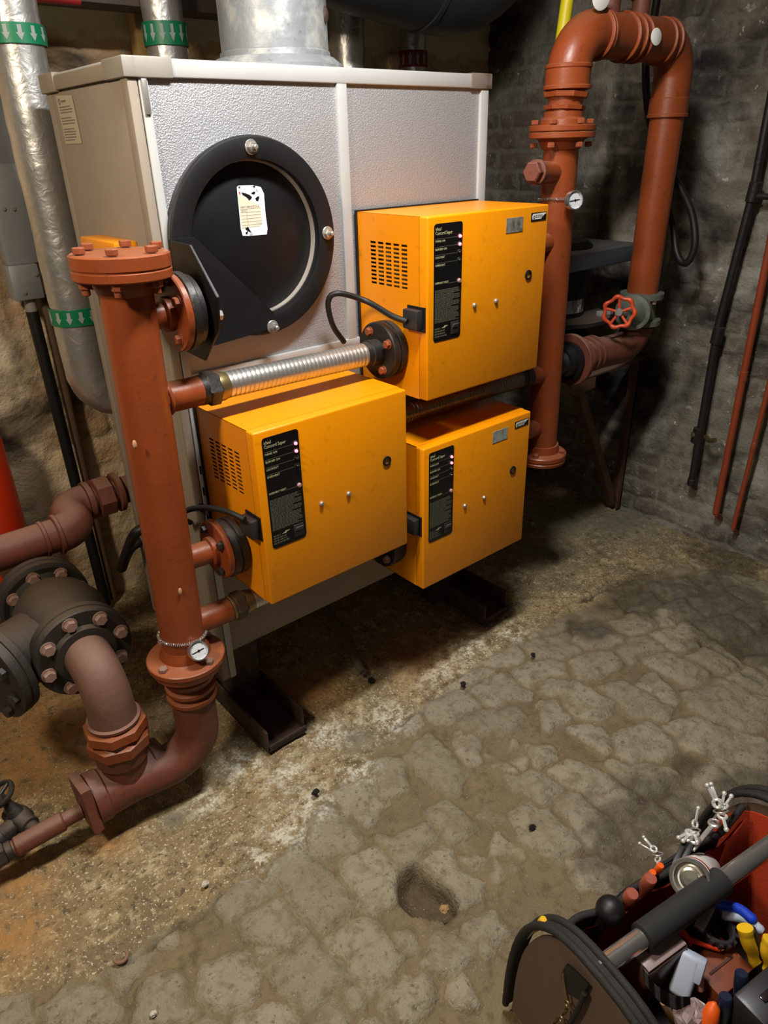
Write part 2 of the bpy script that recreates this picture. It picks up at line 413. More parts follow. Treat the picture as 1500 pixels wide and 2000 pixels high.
#=FLOOR
def fp(u, v): p = PZ(u, v, 0); return (p.x, p.y)
SA = [[(290,640),(430,580),(520,700),(700,860),(690,910),(560,1020),(520,1000),(430,900),(310,740)],
 [(480,440),(610,400),(660,440),(760,570),(740,630),(630,690),(560,650)],[(670,670),(850,630),(890,740),(910,850),(820,910),(700,830)],
 [(590,1060),(770,960),(860,1010),(950,1130),(880,1260),(830,1320),(740,1210),(650,1160)],
 [(320,1180),(500,1080),(560,1140),(650,1240),(620,1320),(500,1400),(440,1390),(330,1260)],[(50,850),(230,770),(300,830),(280,880),(140,970),(60,920)],
 [(160,960),(340,900),(380,940),(470,1020),(420,1070),(340,1060),(210,1030)],[(870,570),(1080,520),(1130,590),(1000,730),(950,700)],
 [(1080,690),(1170,620),(1270,690),(1370,790),(1330,850),(1220,890),(1130,780)],[(1090,440),(1190,390),(1300,500),(1230,570),(1190,580)],
 [(1240,620),(1370,570),(1500,650),(1500,720),(1420,780),(1350,740)],[(1050,1110),(1210,1030),(1290,1120),(1220,1210),(1110,1210),(1050,1170)],
 [(1280,1010),(1420,960),(1480,1010),(1390,1110)],[(1350,440),(1500,360),(1560,420),(1500,560)],[(0,1180),(180,1140),(250,1230),(230,1320),(100,1420),(0,1350)],
 [(110,1470),(330,1400),(400,1430),(440,1500),(420,1600),(110,1600)],[(540,1470),(660,1390),(710,1440),(690,1540),(560,1560)],
 [(860,1330),(1080,1260),(1120,1330),(1060,1420),(950,1490),(890,1420)],[(650,350),(780,310),(900,400),(800,500),(700,440)],
 [(800,230),(950,200),(970,330),(880,380)],[(990,180),(1100,90),(1300,230),(1230,330),(1130,330)],[(1390,150),(1500,120),(1540,260),(1420,220)],
 [(940,1040),(1000,1040),(1060,1100),(1020,1120),(960,1080)],[(700,1330),(740,1310),(770,1400),(720,1420)],[(1240,1300),(1290,1270),(1300,1340),(1240,1350)],
 [(740,1520),(850,1480),(900,1600),(760,1640)],[(230,1130),(330,1100),(300,1190),(240,1200)]]
SB = [[(850,440),(1000,420),(1200,500),(1210,540),(1120,570),(960,490)],[(1120,440),(1250,380),(1370,490),(1300,520),(1200,480)],
 [(460,1000),(560,950),(760,1050),(870,1150),(850,1240),(760,1220),(560,1080)],[(740,980),(900,950),(1080,1060),(1000,1130),(870,1080)],
 [(980,1120),(1080,1060),(1200,1110),(1190,1180),(1110,1220),(1000,1160)],[(1150,1020),(1250,990),(1400,1090),(1320,1160),(1200,1090)],
 [(120,910),(210,870),(310,950),(290,980),(200,970)],[(230,1020),(350,980),(490,1080),(370,1180),(290,1100)],[(340,890),(440,890),(460,930),(370,960)],
 [(120,1190),(230,1110),(430,1190),(560,1350),(480,1440),(250,1300)],[(480,1130),(600,1120),(750,1230),(810,1340),(700,1400),(570,1270)],
 [(340,560),(450,520),(730,670),(650,750),(540,680)],[(680,580),(800,560),(1020,690),(990,730),(850,710)],[(880,560),(960,530),(1080,650),(1040,680)],
 [(370,680),(480,650),(540,740),(440,790)],[(0,1350),(160,1310),(280,1400),(220,1480),(60,1500),(0,1480)],
 [(1000,780),(1150,740),(1500,850),(1500,960),(1220,920),(1060,880)],[(1120,620),(1300,560),(1500,650),(1500,780),(1300,760),(1130,700)],
 [(560,790),(640,770),(760,860),(700,910)],[(0,800),(110,830),(80,960),(0,1000)],[(1320,540),(1430,490),(1500,540),(1500,610),(1400,590)],
 [(560,1460),(680,1420),(800,1500),(760,1600),(600,1560)],[(1260,940),(1500,1010),(1500,1120),(1420,1080)]]
SC = [[(280,1400),(480,1220),(650,1260),(740,1400),(560,1470),(300,1500)],[(640,1170),(900,970),(1030,980),(1040,1020),(780,1230)],
 [(950,920),(1130,870),(1140,930),(1000,1050)],[(880,1440),(940,1260),(1110,1160),(1200,1230),(1260,1400),(1200,1500),(940,1560)]]
polys = [[fp(400+x/2.5, 1400+y/2.5) for x, y in p] for p in SA]+[[fp(900+x/2.5, 1100+y/2.5) for x, y in p] for p in SB]+[[fp(x*.3, 1550+y*.3) for x, y in p] for p in SC]
FX = np.arange(-1.9, 2.30, .008); FY = np.arange(-2.3, 1.10, .008)
gx, gy = np.meshgrid(FX, FY, indexing='ij')
wx = gx+.05*(fbm(gx, gy, 14, 1)-.5); wy = gy+.05*(fbm(gx, gy, 14, 9)-.5)
edge = [fp(*q) for q in ((-500,2080),(-200,1990),(190,1890),(440,1735),(560,1650),(625,1555),(700,1500),(770,1415),(940,1290),(1090,1200),(1350,1090),(1500,1130))]
apoly = edge+[(2.4, -.7), (2.4, 1.3), (-3, 1.3), (-3, -1)]
ap = sdf(gx+.03*(fbm(gx, gy, 20, 55)-.5), gy+.03*(fbm(gx, gy, 20, 66)-.5), apoly)
apron = np.clip(.5-ap/.03, 0, 1)
sd = np.full(gx.shape, 1.0); sd2 = np.full(gx.shape, 1.0); tone = np.full(gx.shape, .5)
def put(poly, t, lim=None):
    q = np.array(poly); x0, y0 = q.min(0)-.06; x1, y1 = q.max(0)+.06
    i0, i1 = np.searchsorted(FX, (x0, x1)); j0, j1 = np.searchsorted(FY, (y0, y1))
    if i1 <= i0 or j1 <= j0: return
    d = sdf(wx[i0:i1, j0:j1], wy[i0:i1, j0:j1], q); s = sd[i0:i1, j0:j1]; s2 = sd2[i0:i1, j0:j1]; k = d < s
    s2[:] = np.where(k, s, np.minimum(s2, d))
    s[k] = d[k]; tone[i0:i1, j0:j1][k] = t
for p in polys: put(p, rng.random())
cents = np.array([np.mean(p, 0) for p in polys])
ca, sa = math.cos(-.35), math.sin(-.35)
for i in range(-22, 23):            # the paving runs on beyond what the photo shows clearly
    for j in range(-16, 17):
        a = i*.185+(j % 2)*.09; b = j*.125
        x = .3+a*ca-b*sa+rng.normal()*.012; y = -.9+a*sa+b*ca+rng.normal()*.012
        if np.hypot(cents[:, 0]-x, cents[:, 1]-y).min() < .118: continue
        hw, hh = .078+rng.random()*.012, .05+rng.random()*.008
        q = [(-hw, -hh*.7), (-hw*.7, -hh), (hw*.75, -hh), (hw, -hh*.6), (hw, hh*.7), (hw*.7, hh), (-hw*.8, hh), (-hw, hh*.6)]
        put([(x+u*ca-v*sa, y+u*sa+v*ca) for u, v in q], rng.random())
nb = fbm(gx, gy, 9, 21); nf = fbm(gx, gy, 40, 31)
sd = -np.minimum(.016-sd, (sd2-sd)/2-.0045)      # stones butt up to narrow earth joints
stone = np.clip(.5-sd/.012, 0, 1)*(1-apron)
dome = np.clip(-sd/.03, 0, 1)**.5
worn = np.clip((gx-.95)/.35, 0, 1)*np.clip((gy+.62)/.25, 0, 1)*.75      # cobbles towards the right wall are worn almost flush
stone *= 1-worn*np.clip(2*fbm(gx, gy, 7, 99)-.3, 0, 1)
h = stone*(.008+.010*dome) + .016*(nb-.5)*(1-stone*.4) + .006*(nf-.5)
h = h*(1-apron) + apron*(.010+.018*(nb-.5)+.009*(nf-.5))
pit = [fp(400+x/2.5, 1400+y/2.5) for x, y in ((930, 780), (1030, 710), (1200, 900), (1180, 960), (1060, 930), (980, 850))]
def pdist(pts):
    d = np.full(gx.shape, 9.0)
    for a, b in zip(pts[:-1], pts[1:]):
        a, b = np.array(fp(*a)), np.array(fp(*b)); e = b-a
        t = np.clip(((wx-a[0])*e[0]+(wy-a[1])*e[1])/(e@e), 0, 1); d = np.minimum(d, np.hypot(wx-a[0]-t*e[0], wy-a[1]-t*e[1]))
    return d
ck = np.minimum(pdist([(1075, 1195), (1110, 1172), (1165, 1160), (1205, 1136), (1235, 1128)]), pdist([(760, 1425), (790, 1405), (820, 1385)]))
ck = np.minimum(ck, pdist([(1370, 1250), (1440, 1290), (1500, 1345)])); ck = np.minimum(ck, pdist([(240, 1890), (330, 1820), (430, 1745)])+.004)
pd = np.clip(.5-sdf(wx+.03*(fbm(gx, gy, 45, 88)-.5), wy, pit)/.02, 0, 1); cr = np.clip(1.35-ck/.008, 0, 1)*np.clip(fbm(gx, gy, 30, 131)*3-.7, 0, 1); h -= .05*pd*(.5+nf)+.022*cr; stone *= 1-pd
fm = NT('worn_paving')
S_, A_, T_, P_ = [attr_nodes(fm.N, k) for k in ('stone', 'apron', 'tone', 'pit')]
n1, n2, n3, n4 = fm.noise(6), fm.noise(34, 6), fm.noise(150, 3), fm.noise(2.2)
stc = fm.mix(fm.rng(T_, 0, 1), (136, 127, 104), (154, 144, 122)); stc = fm.mix(fm.rng(n2, .50, .68), stc, (118, 106, 82)); stc = fm.mix(fm.rng(fm.noise(75, 4), .58, .70), stc, (104, 94, 72))
mort = fm.mix(fm.rng(n1, .35, .65), (114, 98, 68), (128, 112, 82)); mort = fm.mix(fm.rng(n2, .5, .7), mort, (92, 78, 54))
sfac = fm.rng(fm.mul(S_, fm.mul(fm.rng(n2, .25, .75, -.35, .35), fm.rng(n3, 0, 1, .8, 1.2)), 'ADD'), .3, .75)
pav = fm.mix(sfac, mort, stc)
pav = fm.mix(fm.mul(fm.rng(n4, .48, .68), .35), pav, (104, 94, 80)); pav = fm.mix(fm.mul(fm.rng(fm.noise(15, 6, .5), .50, .64), .55), pav, (112, 98, 72))
con = fm.mix(fm.rng(n1, .35, .65), (150, 128, 88), (120, 104, 76)); con = fm.mix(fm.rng(n2, .52, .66), con, (176, 160, 122))
con = fm.mix(fm.rng(fm.noise(70, 4), .56, .66), con, (92, 80, 58)); con = fm.mix(fm.rng(n3, .60, .66), con, (214, 204, 178)); con = fm.mix(fm.mul(attr_nodes(fm.N, 'grey'), .8), con, (116, 114, 98)); con = fm.mix(fm.rng(n2, .40, .34), con, (96, 82, 58))
col = fm.mix(A_, pav, con)
W_ = attr_nodes(fm.N, 'salt'); R_ = attr_nodes(fm.N, 'rust'); D_ = attr_nodes(fm.N, 'dark_patch')
col = fm.mix(fm.mul(fm.mul(W_, .95), fm.mul(fm.rng(n2, .44, .58), fm.rng(fm.noise(110, 4), .36, .56), 'MULTIPLY')), col, (216, 213, 198))
col = fm.mix(fm.mul(R_, fm.rng(n2, .30, .60)), col, (168, 122, 66))
col = fm.mix(fm.mul(D_, .86), col, (54, 46, 36))  # dark brown patches with noise-broken edges
col = fm.mix(fm.mul(P_, fm.rng(n2, .3, .6, .95, .6)), col, (66, 52, 34))
col = fm.mix(fm.mul(attr_nodes(fm.N, 'crack'), .95), col, (24, 18, 12))   # cracks coloured near black
col = fm.mix(fm.rng(fm.noise(260, 2), .70, .73), col, (196, 188, 166))
hg = fm.mul(fm.mul(n2, .6), fm.mul(n3, .4), 'ADD')
FM = fm.done(col, fm.rng(n1, .3, .7, .62, .9), hg, .8, .012)
def blob(pts, w): return np.max([np.exp(-(((gx-a)/(w*s))**2+((gy-b)/(w*s))**2)) for (a, b), s in pts], 0)
salt = blob([(fp(*q), s) for q, s in (((560,1610),1),((620,1570),.8),((500,1680),.6),((700,1500),.8),((760,1400),1),((640,1430),.9),((560,1510),.8),((850,1300),1.2),((910,1260),1),((1000,1230),.8),((480,1490),.8),((400,1560),.6),((1330,1060),.35),((1350,1085),.3))], .075)
rust = np.clip(blob([(fp(*q), s) for q, s in (((100,1420),2.6),((200,1440),2),((60,1480),2),((215,1630),.7),((30,1720),1.2),((20,1820),1.2),((800,1280),1.2),((600,1340),1.2))], .085), 0, 1)
dark_patch = np.clip(blob([(fp(*q), s) for q, s in (((1300,1610),1.7),((1255,1640),1.5),((1215,1690),1.0),((1240,1590),.8),((1450,1560),1.1),((1350,1490),.5),((1490,1540),1),((1400,1180),2.4),((1250,1160),1.6),((1480,1250),1.6),((1150,1230),.8),((1420,1090),1.6))], .085)*1.1, 0, 1)
dark_patch = np.clip((dark_patch-.15+1.1*(fbm(gx, gy, 16, 77, 5)-.5))*2.6, 0, 1)*np.clip(dark_patch*5, 0, 1)*(.72+.5*(fbm(gx, gy, 50, 78)-.5))
Pf = np.stack([gx, gy, h-.022], -1).reshape(-1, 3)
grid_mesh('floor', Pf, len(FX), len(FY), dict(stone=stone, apron=apron, tone=tone, pit=pd, crack=cr, grey=np.clip(blob([(fp(*q), s) for q, s in (((1100,1010),2),((1220,1020),2),((1050,1070),1.4),((700,1440),.6),((340,1590),.4))], .09), 0, 1), salt=salt, rust=rust, dark_patch=dark_patch), FM)

#=WALLS
def wall_mat(name, cols, mort, pale, palefac):
    w = NT(name); B, T = attr_nodes(w.N, 'brick'), attr_nodes(w.N, 'tone'); n1, n2, n3 = w.noise(3.2, 6), w.noise(18, 6), w.noise(90, 3)
    c = w.mix(T, cols[0], cols[1]); c = w.mix(w.rng(n2, .48, .66), c, cols[2])
    f = w.rng(w.mul(B, w.rng(n2, .3, .7, -.35, .35), 'ADD'), .3, .7)
    c = w.mix(f, mort, c); c = w.mix(w.mul(w.rng(n1, .50, .64), palefac), c, pale); c = w.mix(w.rng(n2, .66, .71), c, (178, 174, 162)); c = w.mix(w.rng(w.noise(38, 3), .68, .72), c, (186, 182, 170))
    c = w.mix(w.rng(w.noise(2.1, 6, .6), .50, .66), c, tuple(int(x*.42) for x in cols[1]))
    if name.startswith('old'):      # pale cream band at the head of the wall
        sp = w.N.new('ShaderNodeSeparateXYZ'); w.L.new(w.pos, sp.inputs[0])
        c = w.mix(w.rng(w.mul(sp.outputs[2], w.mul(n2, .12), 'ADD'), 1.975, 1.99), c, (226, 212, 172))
    return w.done(c, .9, w.mul(w.mul(n2, .7), w.mul(n3, .5), 'ADD'), .85, .013)
WR = wall_mat('grimy_brick', ((108, 96, 82), (78, 73, 67), (122, 116, 104)), (120, 115, 103), (160, 158, 148), .65)
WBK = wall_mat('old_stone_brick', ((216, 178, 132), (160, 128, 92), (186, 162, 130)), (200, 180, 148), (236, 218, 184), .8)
def wall(name, org, du, L0, L1, H, nrm, m, bw, bh, seed, rough):
    u = np.arange(L0, L1+.001, .0125); z = np.arange(-.03, H, .0125); U, Z = np.meshgrid(u, z, indexing='ij')
    uu = U+.05*(fbm(U, Z, 9, seed)-.5); zz = Z+.045*(fbm(U, Z, 6, seed+5)-.5)
    r = np.floor(zz/bh); q = uu/bw+.5*(r % 2); k = np.floor(q); fx = np.abs((q-k)-.5)*2; fz = np.abs((zz/bh-r)-.5)*2
    dd = np.minimum((1-fx)*bw/2, (1-fz)*bh/2); brick = np.clip(dd/.010-.3, 0, 1)*np.clip(2.75-3.4*fbm(U, Z, 3, seed+21), .25, 1)
    tn = np.random.default_rng(seed).random((400, 400))[(k.astype(int)+150) % 400, (r.astype(int)+100) % 400]
    d = .008*brick*(.5+tn)+rough*(fbm(U, Z, 6, seed+9)-.5)+rough*.5*(fbm(U, Z, 22, seed+3)-.5)
    P = np.array(org)+U[..., None]*np.array(du)+Z[..., None]*np.array((0, 0, 1))+d[..., None]*np.array(nrm)
    return grid_mesh(name, P.reshape(-1, 3), len(u), len(z), dict(brick=brick, tone=tn), m)
wall('wall_right', (2.185, 0, 0), (0, -1, 0), -1.06, 2.3, 2.66, (-1, 0, 0), WR, .235, .082, 11, .022)
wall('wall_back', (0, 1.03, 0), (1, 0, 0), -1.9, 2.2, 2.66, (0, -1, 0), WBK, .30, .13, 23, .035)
cm = mat('whitewashed_ceiling', (150, 142, 128), .9, var=.2, vscale=4)
o = MB().box((-1.9, -2.3, 2.64), (2.3, 1.1, 2.74)).build('ceiling', cm); o['kind'] = 'structure'

#=BOILER
BW, BD, BH = 1.058, .492, 1.7655
boiler = thing('boiler', (.53, .25, 0), 'big pale metal boiler cabinet with a round black door, three orange burners on its front', 'boiler')
MB().box((.006, .012, .285), (BW-.006, BD-.004, 1.758)).build('casing', BEIGE, boiler)
MB().box((.0, .034, .22), (.012, BD-.03, 1.728), .003).build('side_panel', BEIGE, boiler)
MB().box((-.001, BD-.034, .2), (.018, BD, 1.733), .003).build('frame_strip', BEIGE, boiler)
o = MB().box((-.002, .000, .195), (.020, .034, 1.733), .003).build('frame_strip', BEIGE, boiler)
MB().box((.022, -.001, .195), (.042, .03, 1.733), .002).build('frame_strip', TRIM, boiler)
o = MB().box((.040, .006, 1.112), (.524, .02, 1.735)).build('front_panel', HAMMER, boiler); o['label'] = 'hammered silver front panel around the round door'
o = MB().box((.546, .006, 1.112), (1.03, .02, 1.735)).build('front_panel', HAMMER, boiler); o['label'] = 'hammered silver front panel above the upper right burner'
MB().box((.040, .006, .283), (1.03, .02, 1.102)).build('lower_panel', BEIGE, boiler)
MB().box((.520, -.002, 1.10), (.550, .016, 1.735), .002).build('frame_strip', TRIM, boiler)
MB().box((1.027, -.002, .285), (1.058, .02, 1.735), .002).build('frame_strip', TRIM, boiler)
MB().box((.040, -.003, 1.098), (1.03, .016, 1.118), .002).build('frame_strip', TRIM, boiler)
MB().box((-.004, -.004, 1.7315), (BW+.004, BD+.004, BH), .004).build('top_trim', TRIM, boiler)
MB().box((-.0065, .018, 1.7315), (.03, BD, BH-.004), .003).build('top_trim', BEIGE, boiler)
c = MB(); c.box((-.009, -.007, 1.730), (.098, .02, BH+.002), .003); c.box((-.0095, -.0072, 1.7302), (.02, .098, BH+.0015), .003); c.build('corner_cap', CAP, boiler)
c = MB(); c.box((BW-.075, -.007, 1.730), (BW+.008, .02, BH+.002), .003); c.box((BW-.02, -.006, 1.7302), (BW+.0085, .09, BH+.001), .003); c.build('corner_cap', mat('rust_stained_cap', (118, 106, 98), .6, var=.3, col2=(92, 66, 50), thr=.62, vscale=22), boiler)
MB().box((-.010, BD-.09, 1.728), (.02, BD+.008, BH+.003), .003).build('corner_cap', BEIGE, boiler)
MB().box((.026, -.006, 1.665), (.038, .004, 1.728), .001).build('latch', STEEL, boiler)
for z in (.86, .80, .72, .66): MB().box((.024, -.0035, z), (.0275, .002, z+.022)).build('slot', BLKM, boiler)
for z in (.50, .62): MB().box((.005, -.012, z+.14), (.018, .004, z+.16), .002).build('clip', BLKM, boiler)
# round door: thick ring, recessed disc
DC = V((.249, 0, 1.404))
ring = MB().lathe(DC+V((0, .012, 0)), (0, -1, 0), [(0, .215), (.036, .222), (.041, .219), (.042, .216), (.042, .180), (.040, .174), (.012, .1735), (.0, .1735)], 72, cap=False).build('door_ring', BLKM, boiler, ang=25)
dmat = mat('door_disc_black', (15, 16, 19), .42, var=.35, vscale=6, bump=.1, bscale=12, spots=.5)
disc = MB().lathe(DC+V((0, .014, 0)), (0, -1, 0), [(0, .176), (.010, .176), (.012, .172), (.0125, .0)], 64).build('door_disc', dmat, ring)
MB().lathe(DC+V((0, .008, 0)), (0, -1, 0), [(0, .1733), (.018, .1733), (.018, .171), (0, .168)], 64, cap=False).build('lit_recess_wall', CAP, ring)  # pale ring drawn for the lit side wall of the recess
for a in (0, PI/2, PI, -PI/2):
    p = DC+V((math.sin(a)*.197, -.030, math.cos(a)*.197))
    if abs(a-PI) < .1: p = V((.252, -.044, 1.204))
    if a == -PI/2: continue
    b = MB(); b.cyl(p, p+V((0, -.004, 0)), .016, 20, .001); b.hexn(p+V((0, -.003, 0)), p+V((0, -.013, 0)), .012); b.cyl(p+V((0, -.012, 0)), p+V((0, -.026, 0)), .0055, 14)
    b.build('door_bolt', STEEL, ring)
# torn service sticker on the disc
yf = .0012
st = MB(); q = [(.220, 1.520), (.226, 1.523), (.262, 1.522), (.284, 1.517), (.291, 1.502), (.290, 1.46), (.292, 1.425), (.288, 1.412), (.24, 1.413), (.222, 1.415), (.219, 1.43)]
st.plate([(x, yf-.0002, z) for x, z in q], (0, -.0006, 0)); sticker = st.build('service_sticker', TORN, disc, smooth=False)
q = [(.221, 1.505), (.238, 1.497), (.252, 1.490), (.268, 1.482), (.279, 1.476), (.278, 1.44), (.270, 1.432), (.222, 1.432)]
MB().plate([(x, yf-.0009, z) for x, z in q], (0, -.0004, 0)).build('form', CREAM, sticker, smooth=False)
tp_ = MB()
for q in ([(.2305, 1.5085), (.240, 1.506), (.2505, 1.502), (.257, 1.497), (.2535, 1.4925), (.2475, 1.490), (.246, 1.4945), (.238, 1.5005), (.2335, 1.5025)],
          [(.256, 1.5055), (.264, 1.5085), (.2675, 1.506), (.264, 1.5025), (.258, 1.5035)],
          [(.2655, 1.4935), (.272, 1.497), (.2755, 1.4985), (.276, 1.494), (.273, 1.4875), (.268, 1.4885)],
          [(.231, 1.431), (.238, 1.4335), (.242, 1.4265), (.2455, 1.4205), (.239, 1.4235), (.2325, 1.4275)],
          [(.230, 1.4215), (.237, 1.4245), (.235, 1.418), (.232, 1.4175)], [(.262, 1.5195), (.27, 1.5215), (.266, 1.516)], [(.224, 1.5205), (.229, 1.521), (.2275, 1.516)]):
    tp_.plate([(x, yf-.0014, z) for x, z in q], (0, -.0003, 0))
tp_.build('torn_patch', dmat, sticker, smooth=False)
ln = MB()
for z in (1.472, 1.465, 1.458, 1.451, 1.444, 1.437): ln.box((.223, yf-.0016, z), (.277, yf-.0013, z+.0006))
ln.box((.2385, yf-.0016, 1.434), (.2391, yf-.0013, 1.472)); ln.build('ruled_lines', CAP, sticker, smooth=False)
text('NEXT SERVICE DUE', .0058, (.2235, yf-.0013, 1.4745), (1, 0, 0), (0, 0, 1), BOLT, sticker)
text('DATE', .0048, (.2245, yf-.0013, 1.4668), (1, 0, 0), (0, 0, 1), BOLT, sticker)
MB().plate([(.2235, yf-.0012, 1.510), (.228, yf-.0012, 1.509), (.2265, yf-.0012, 1.502)], (0, -.0004, 0)).build('mark', REDP, sticker, smooth=False)
# rating label on the left side
lb = MB().plate([(-.0012, y, z) for y, z in ((.428, 1.722), (.318, 1.716), (.312, 1.618), (.42, 1.618))], (-.0004, 0, 0)).build('rating_label', mat('yellowed_label', (176, 164, 142), .6, var=.1), boiler, smooth=False)
t = MB()
for k in range(13):
    z = 1.695-k*.0058; w = .06+.035*random.random()
    if k in (3, 7): continue
    x = .415
    while x > .415-w:
        l = .004+.010*random.random(); t.box((-.0021, x-l, z), (-.0016, x, z+.0022)); x -= l+.0025
t.torus((-.0018, .408, 1.708), (1, 0, 0), .0055, .0012, 16, 6); t.box((-.0021, .365, 1.706), (-.0016, .395, 1.7095)); t.build('print', mat('faded_print', (104, 96, 84), .7), lb, smooth=False)
# bent black steel bracket by the ring
BX, BY = .016, -.044
ab = MB()
ab.plate([(BX, y, z) for y, z in ((BY, 1.426), (-.137, 1.424), (-.229, 1.331), (-.217, 1.262), (-.134, 1.181), (BY, 1.186))], (.006, 0, 0), .001)
ab.plate([(x, BY, z) for x, z in ((BX, 1.428), (.077, 1.428), (.263, 1.234), (.259, 1.199), (.098, 1.186), (BX, 1.188))], (0, .006, 0), .001)
br = ab.build('angle_bracket', BLKM, boiler)
bolt((.022, -.205, 1.29), (1, 0, 0), .011, .012, STEEL, br)
# orange cover on the boiler's left flank
MB().box((-.055, .09, 1.355), (.0, .30, 1.418), .004).build('side_cover', YEL, boiler)
# flue collar
MB().lathe((.498, .22, BH+.001), (0, 0, 1), [(0, .170), (.012, .170), (.018, .165), (.03, .150), (.03, .136)], 56).build('flue_collar', GALV, boiler)
# two channel skids
_q = PZ(945, 1222, 0)
for x0, y0 in ((.030, -.158), (_q.x, _q.y)):
    s = MB(); s.box((x0, y0, .004), (x0+.142, .52, .012)); s.box((x0, y0, .010), (x0+.008, .52, .082)); s.box((x0+.134, y0+.015, .010), (x0+.142, .52, .082))
    s.box((x0+.004, y0, .010), (x0+.138, y0+.006, .024)); s.build('skid', RUSTY, boiler, smooth=False)
for x in (.05, .92):
    for y in (.06, .38): MB().box((x, y, .012), (x+.10, y+.08, .29)).build('leg', RUSTY, boiler)

#=BURNERS
MW, MH, MD = .4546, .453, .2706     # cover size; local origin: lower left rear corner
def burner(x, z, label):
    t = thing('burner_module', (x, -.002, z), label, 'burner', 'orange burner modules on the boiler front')
    T = V((x, -.002, z))
    def pt(a, b, c): return T+V((a, b, c))
    m = MB(); y1 = -MD
    # folded front tray: rounded front edges
    b = bmesh.new(); vs = {}
    for i in (0, MW):
        for j in (y1, y1+.03):
            for k in (0, MH): vs[i, j, k] = b.verts.new(pt(i, j, k))
    b.faces.new([vs[0, y1, 0], vs[MW, y1, 0], vs[MW, y1, MH], vs[0, y1, MH]])
    for (a, c) in (((0, 0), (MW, 0)), ((MW, 0), (MW, MH)), ((MW, MH), (0, MH)), ((0, MH), (0, 0))):
        b.faces.new([vs[a[0], y1, a[1]], vs[c[0], y1, c[1]], vs[c[0], y1+.03, c[1]], vs[a[0], y1+.03, a[1]]])
    bmesh.ops.recalc_face_normals(b, faces=b.faces)
    ed = [e for e in b.edges if len(e.link_faces) == 2]
    bmesh.ops.bevel(b, geom=ed, offset=.0045, segments=3, affect='EDGES', profile=.5)
    m.merge(b)
    th = .0016
    m.box(pt(0, y1+.029, MH-th), pt(MW, 0, MH)); m.box(pt(0, y1+.029, 0), pt(MW, 0, th)); m.box(pt(MW-th, y1+.029, th), pt(MW, 0, MH-th))
    # left wall with its grid of slots
    sy = [y1+.0736+i*.0303 for i in range(5)]; sw = .0222; sz = [.279+k*.0101 for k in range(11)]; sh = .0056
    ys = [y1+.029]+[q for a in sy for q in (a, a+sw)]+[0.0]; zs = [0.0]+[q for a in sz for q in (a, a+sh)]+[MH]
    for i in range(len(ys)-1):
        for k in range(len(zs)-1):
            if i % 2 == 1 and k % 2 == 1: continue
            m.box(pt(0, ys[i], zs[k]), pt(th, ys[i+1], zs[k+1]))
    cov = m.build('cover', YEL, t, ang=30)
    MB().box(pt(.03, y1+.03, .02), pt(MW-.02, -.01, MH-.03)).build('inner_case', mat('dusty_inner_metal', (120, 108, 84), .5, metal=.3, var=.4, vscale=30, col2=(30, 28, 24), thr=.5), t)
    MB().box(pt(-.006, -.004, -.006), pt(MW+.006, .001, MH+.004)).build('gasket', RUBBER, t)
    # control panel
    px0, px1, pz0, pz1 = .0205, .1180, .153, .436
    q = []
    for cx, cz, a0 in ((px1-.008, pz1-.008, 0), (px0+.008, pz1-.008, 1), (px0+.008, pz0+.008, 2), (px1-.011, pz0+.011, 3)):
        rr = .008 if a0 < 3 else .011
        for s in range(6): a = (a0+s/5)*PI/2; q.append(pt(cx+rr*math.cos(a), y1-.0002, cz+rr*math.sin(a)))
    cp = MB().plate(q, (0, -.001, 0)).build('control_panel', PANEL, t, smooth=False)
    yl = y1-.0014
    def tx(s, sz_, a, c, mm=INK, sx=1.0): text(s, sz_, pt(a, yl, c), (1, 0, 0), (0, 0, 1), mm, cp, depth=.0004, sx=sx)
    tx('ideal', .0105, px0+.004, .4205); tx('Concord Super', .0115, px0+.004, .4105, sx=.80)
    g = MB(); rows = ((.401, 'MAINS ON', .3935), (.3823, 'BURNER ON', .3748), (.3636, 'LOCKOUT', .3561), (.3449, 'OVERHEAT', .3374))
    for i, (zl, s, zt) in enumerate(rows):
        g.box(pt(px0+.004, yl, zl), pt(px1-.017, yl+.0004, zl+.0011)); tx(s, .0072, px0+.004, zt, sx=.95)
        p = pt(px1-.010, y1-.001, zl+.001)
        lamp = MB().lathe(p, (0, -1, 0), [(0, .0040), (.003, .0038), (.0052, .0024), (.0057, .0003)], 16).build('indicator_lamp', LED if i < 2 else LEDOFF, cp)
        lamp['label'] = 'lit pink indicator lamp' if i < 2 else 'unlit indicator lamp'
        g.torus(p, (0, 1, 0), .0062, .0007, 20, 6, PI*.1, PI*1.1)
    tx('OVERHEAT RESET', .0070, px0+.004, .2955, sx=.85); g.box(pt(px0+.050, yl, .2935), pt(px1-.017, yl+.0004, .2946))
    MB().lathe(pt(px1-.010, y1-.001, .296), (0, -1, 0), [(0, .0058), (.004, .0056), (.006, .004), (.0062, .0003)], 18).build('reset_button', mat('pinkish_cap', (158, 126, 122), .4), cp)
    r2 = random.Random(5); tt = MB()      # block of small print too small to read
    for k in range(21):
        zz = .2785-k*.0039; a = px0+.004; end = px1-.006-(.03*r2.random() if k % 4 == 3 else .004*r2.random())
        while a < end:
            l = min(.003+.008*r2.random(), end-a); tt.box(pt(a, yl, zz), pt(a+l, yl+.0004, zz+.0026)); a += l+.0014
    for k, l in enumerate((.020, .036, .037, .043)):
        zz = .1835-k*.0066; a = px0+.004
        while a < px0+.004+l:
            w = .004+.006*r2.random(); tt.box(pt(a, yl, zz), pt(min(a+w, px0+.004+l), yl+.0004, zz+.0038)); a += w+.0016
    tt.merge(g.bm); tt.build('panel_print', INKD, cp, smooth=False)
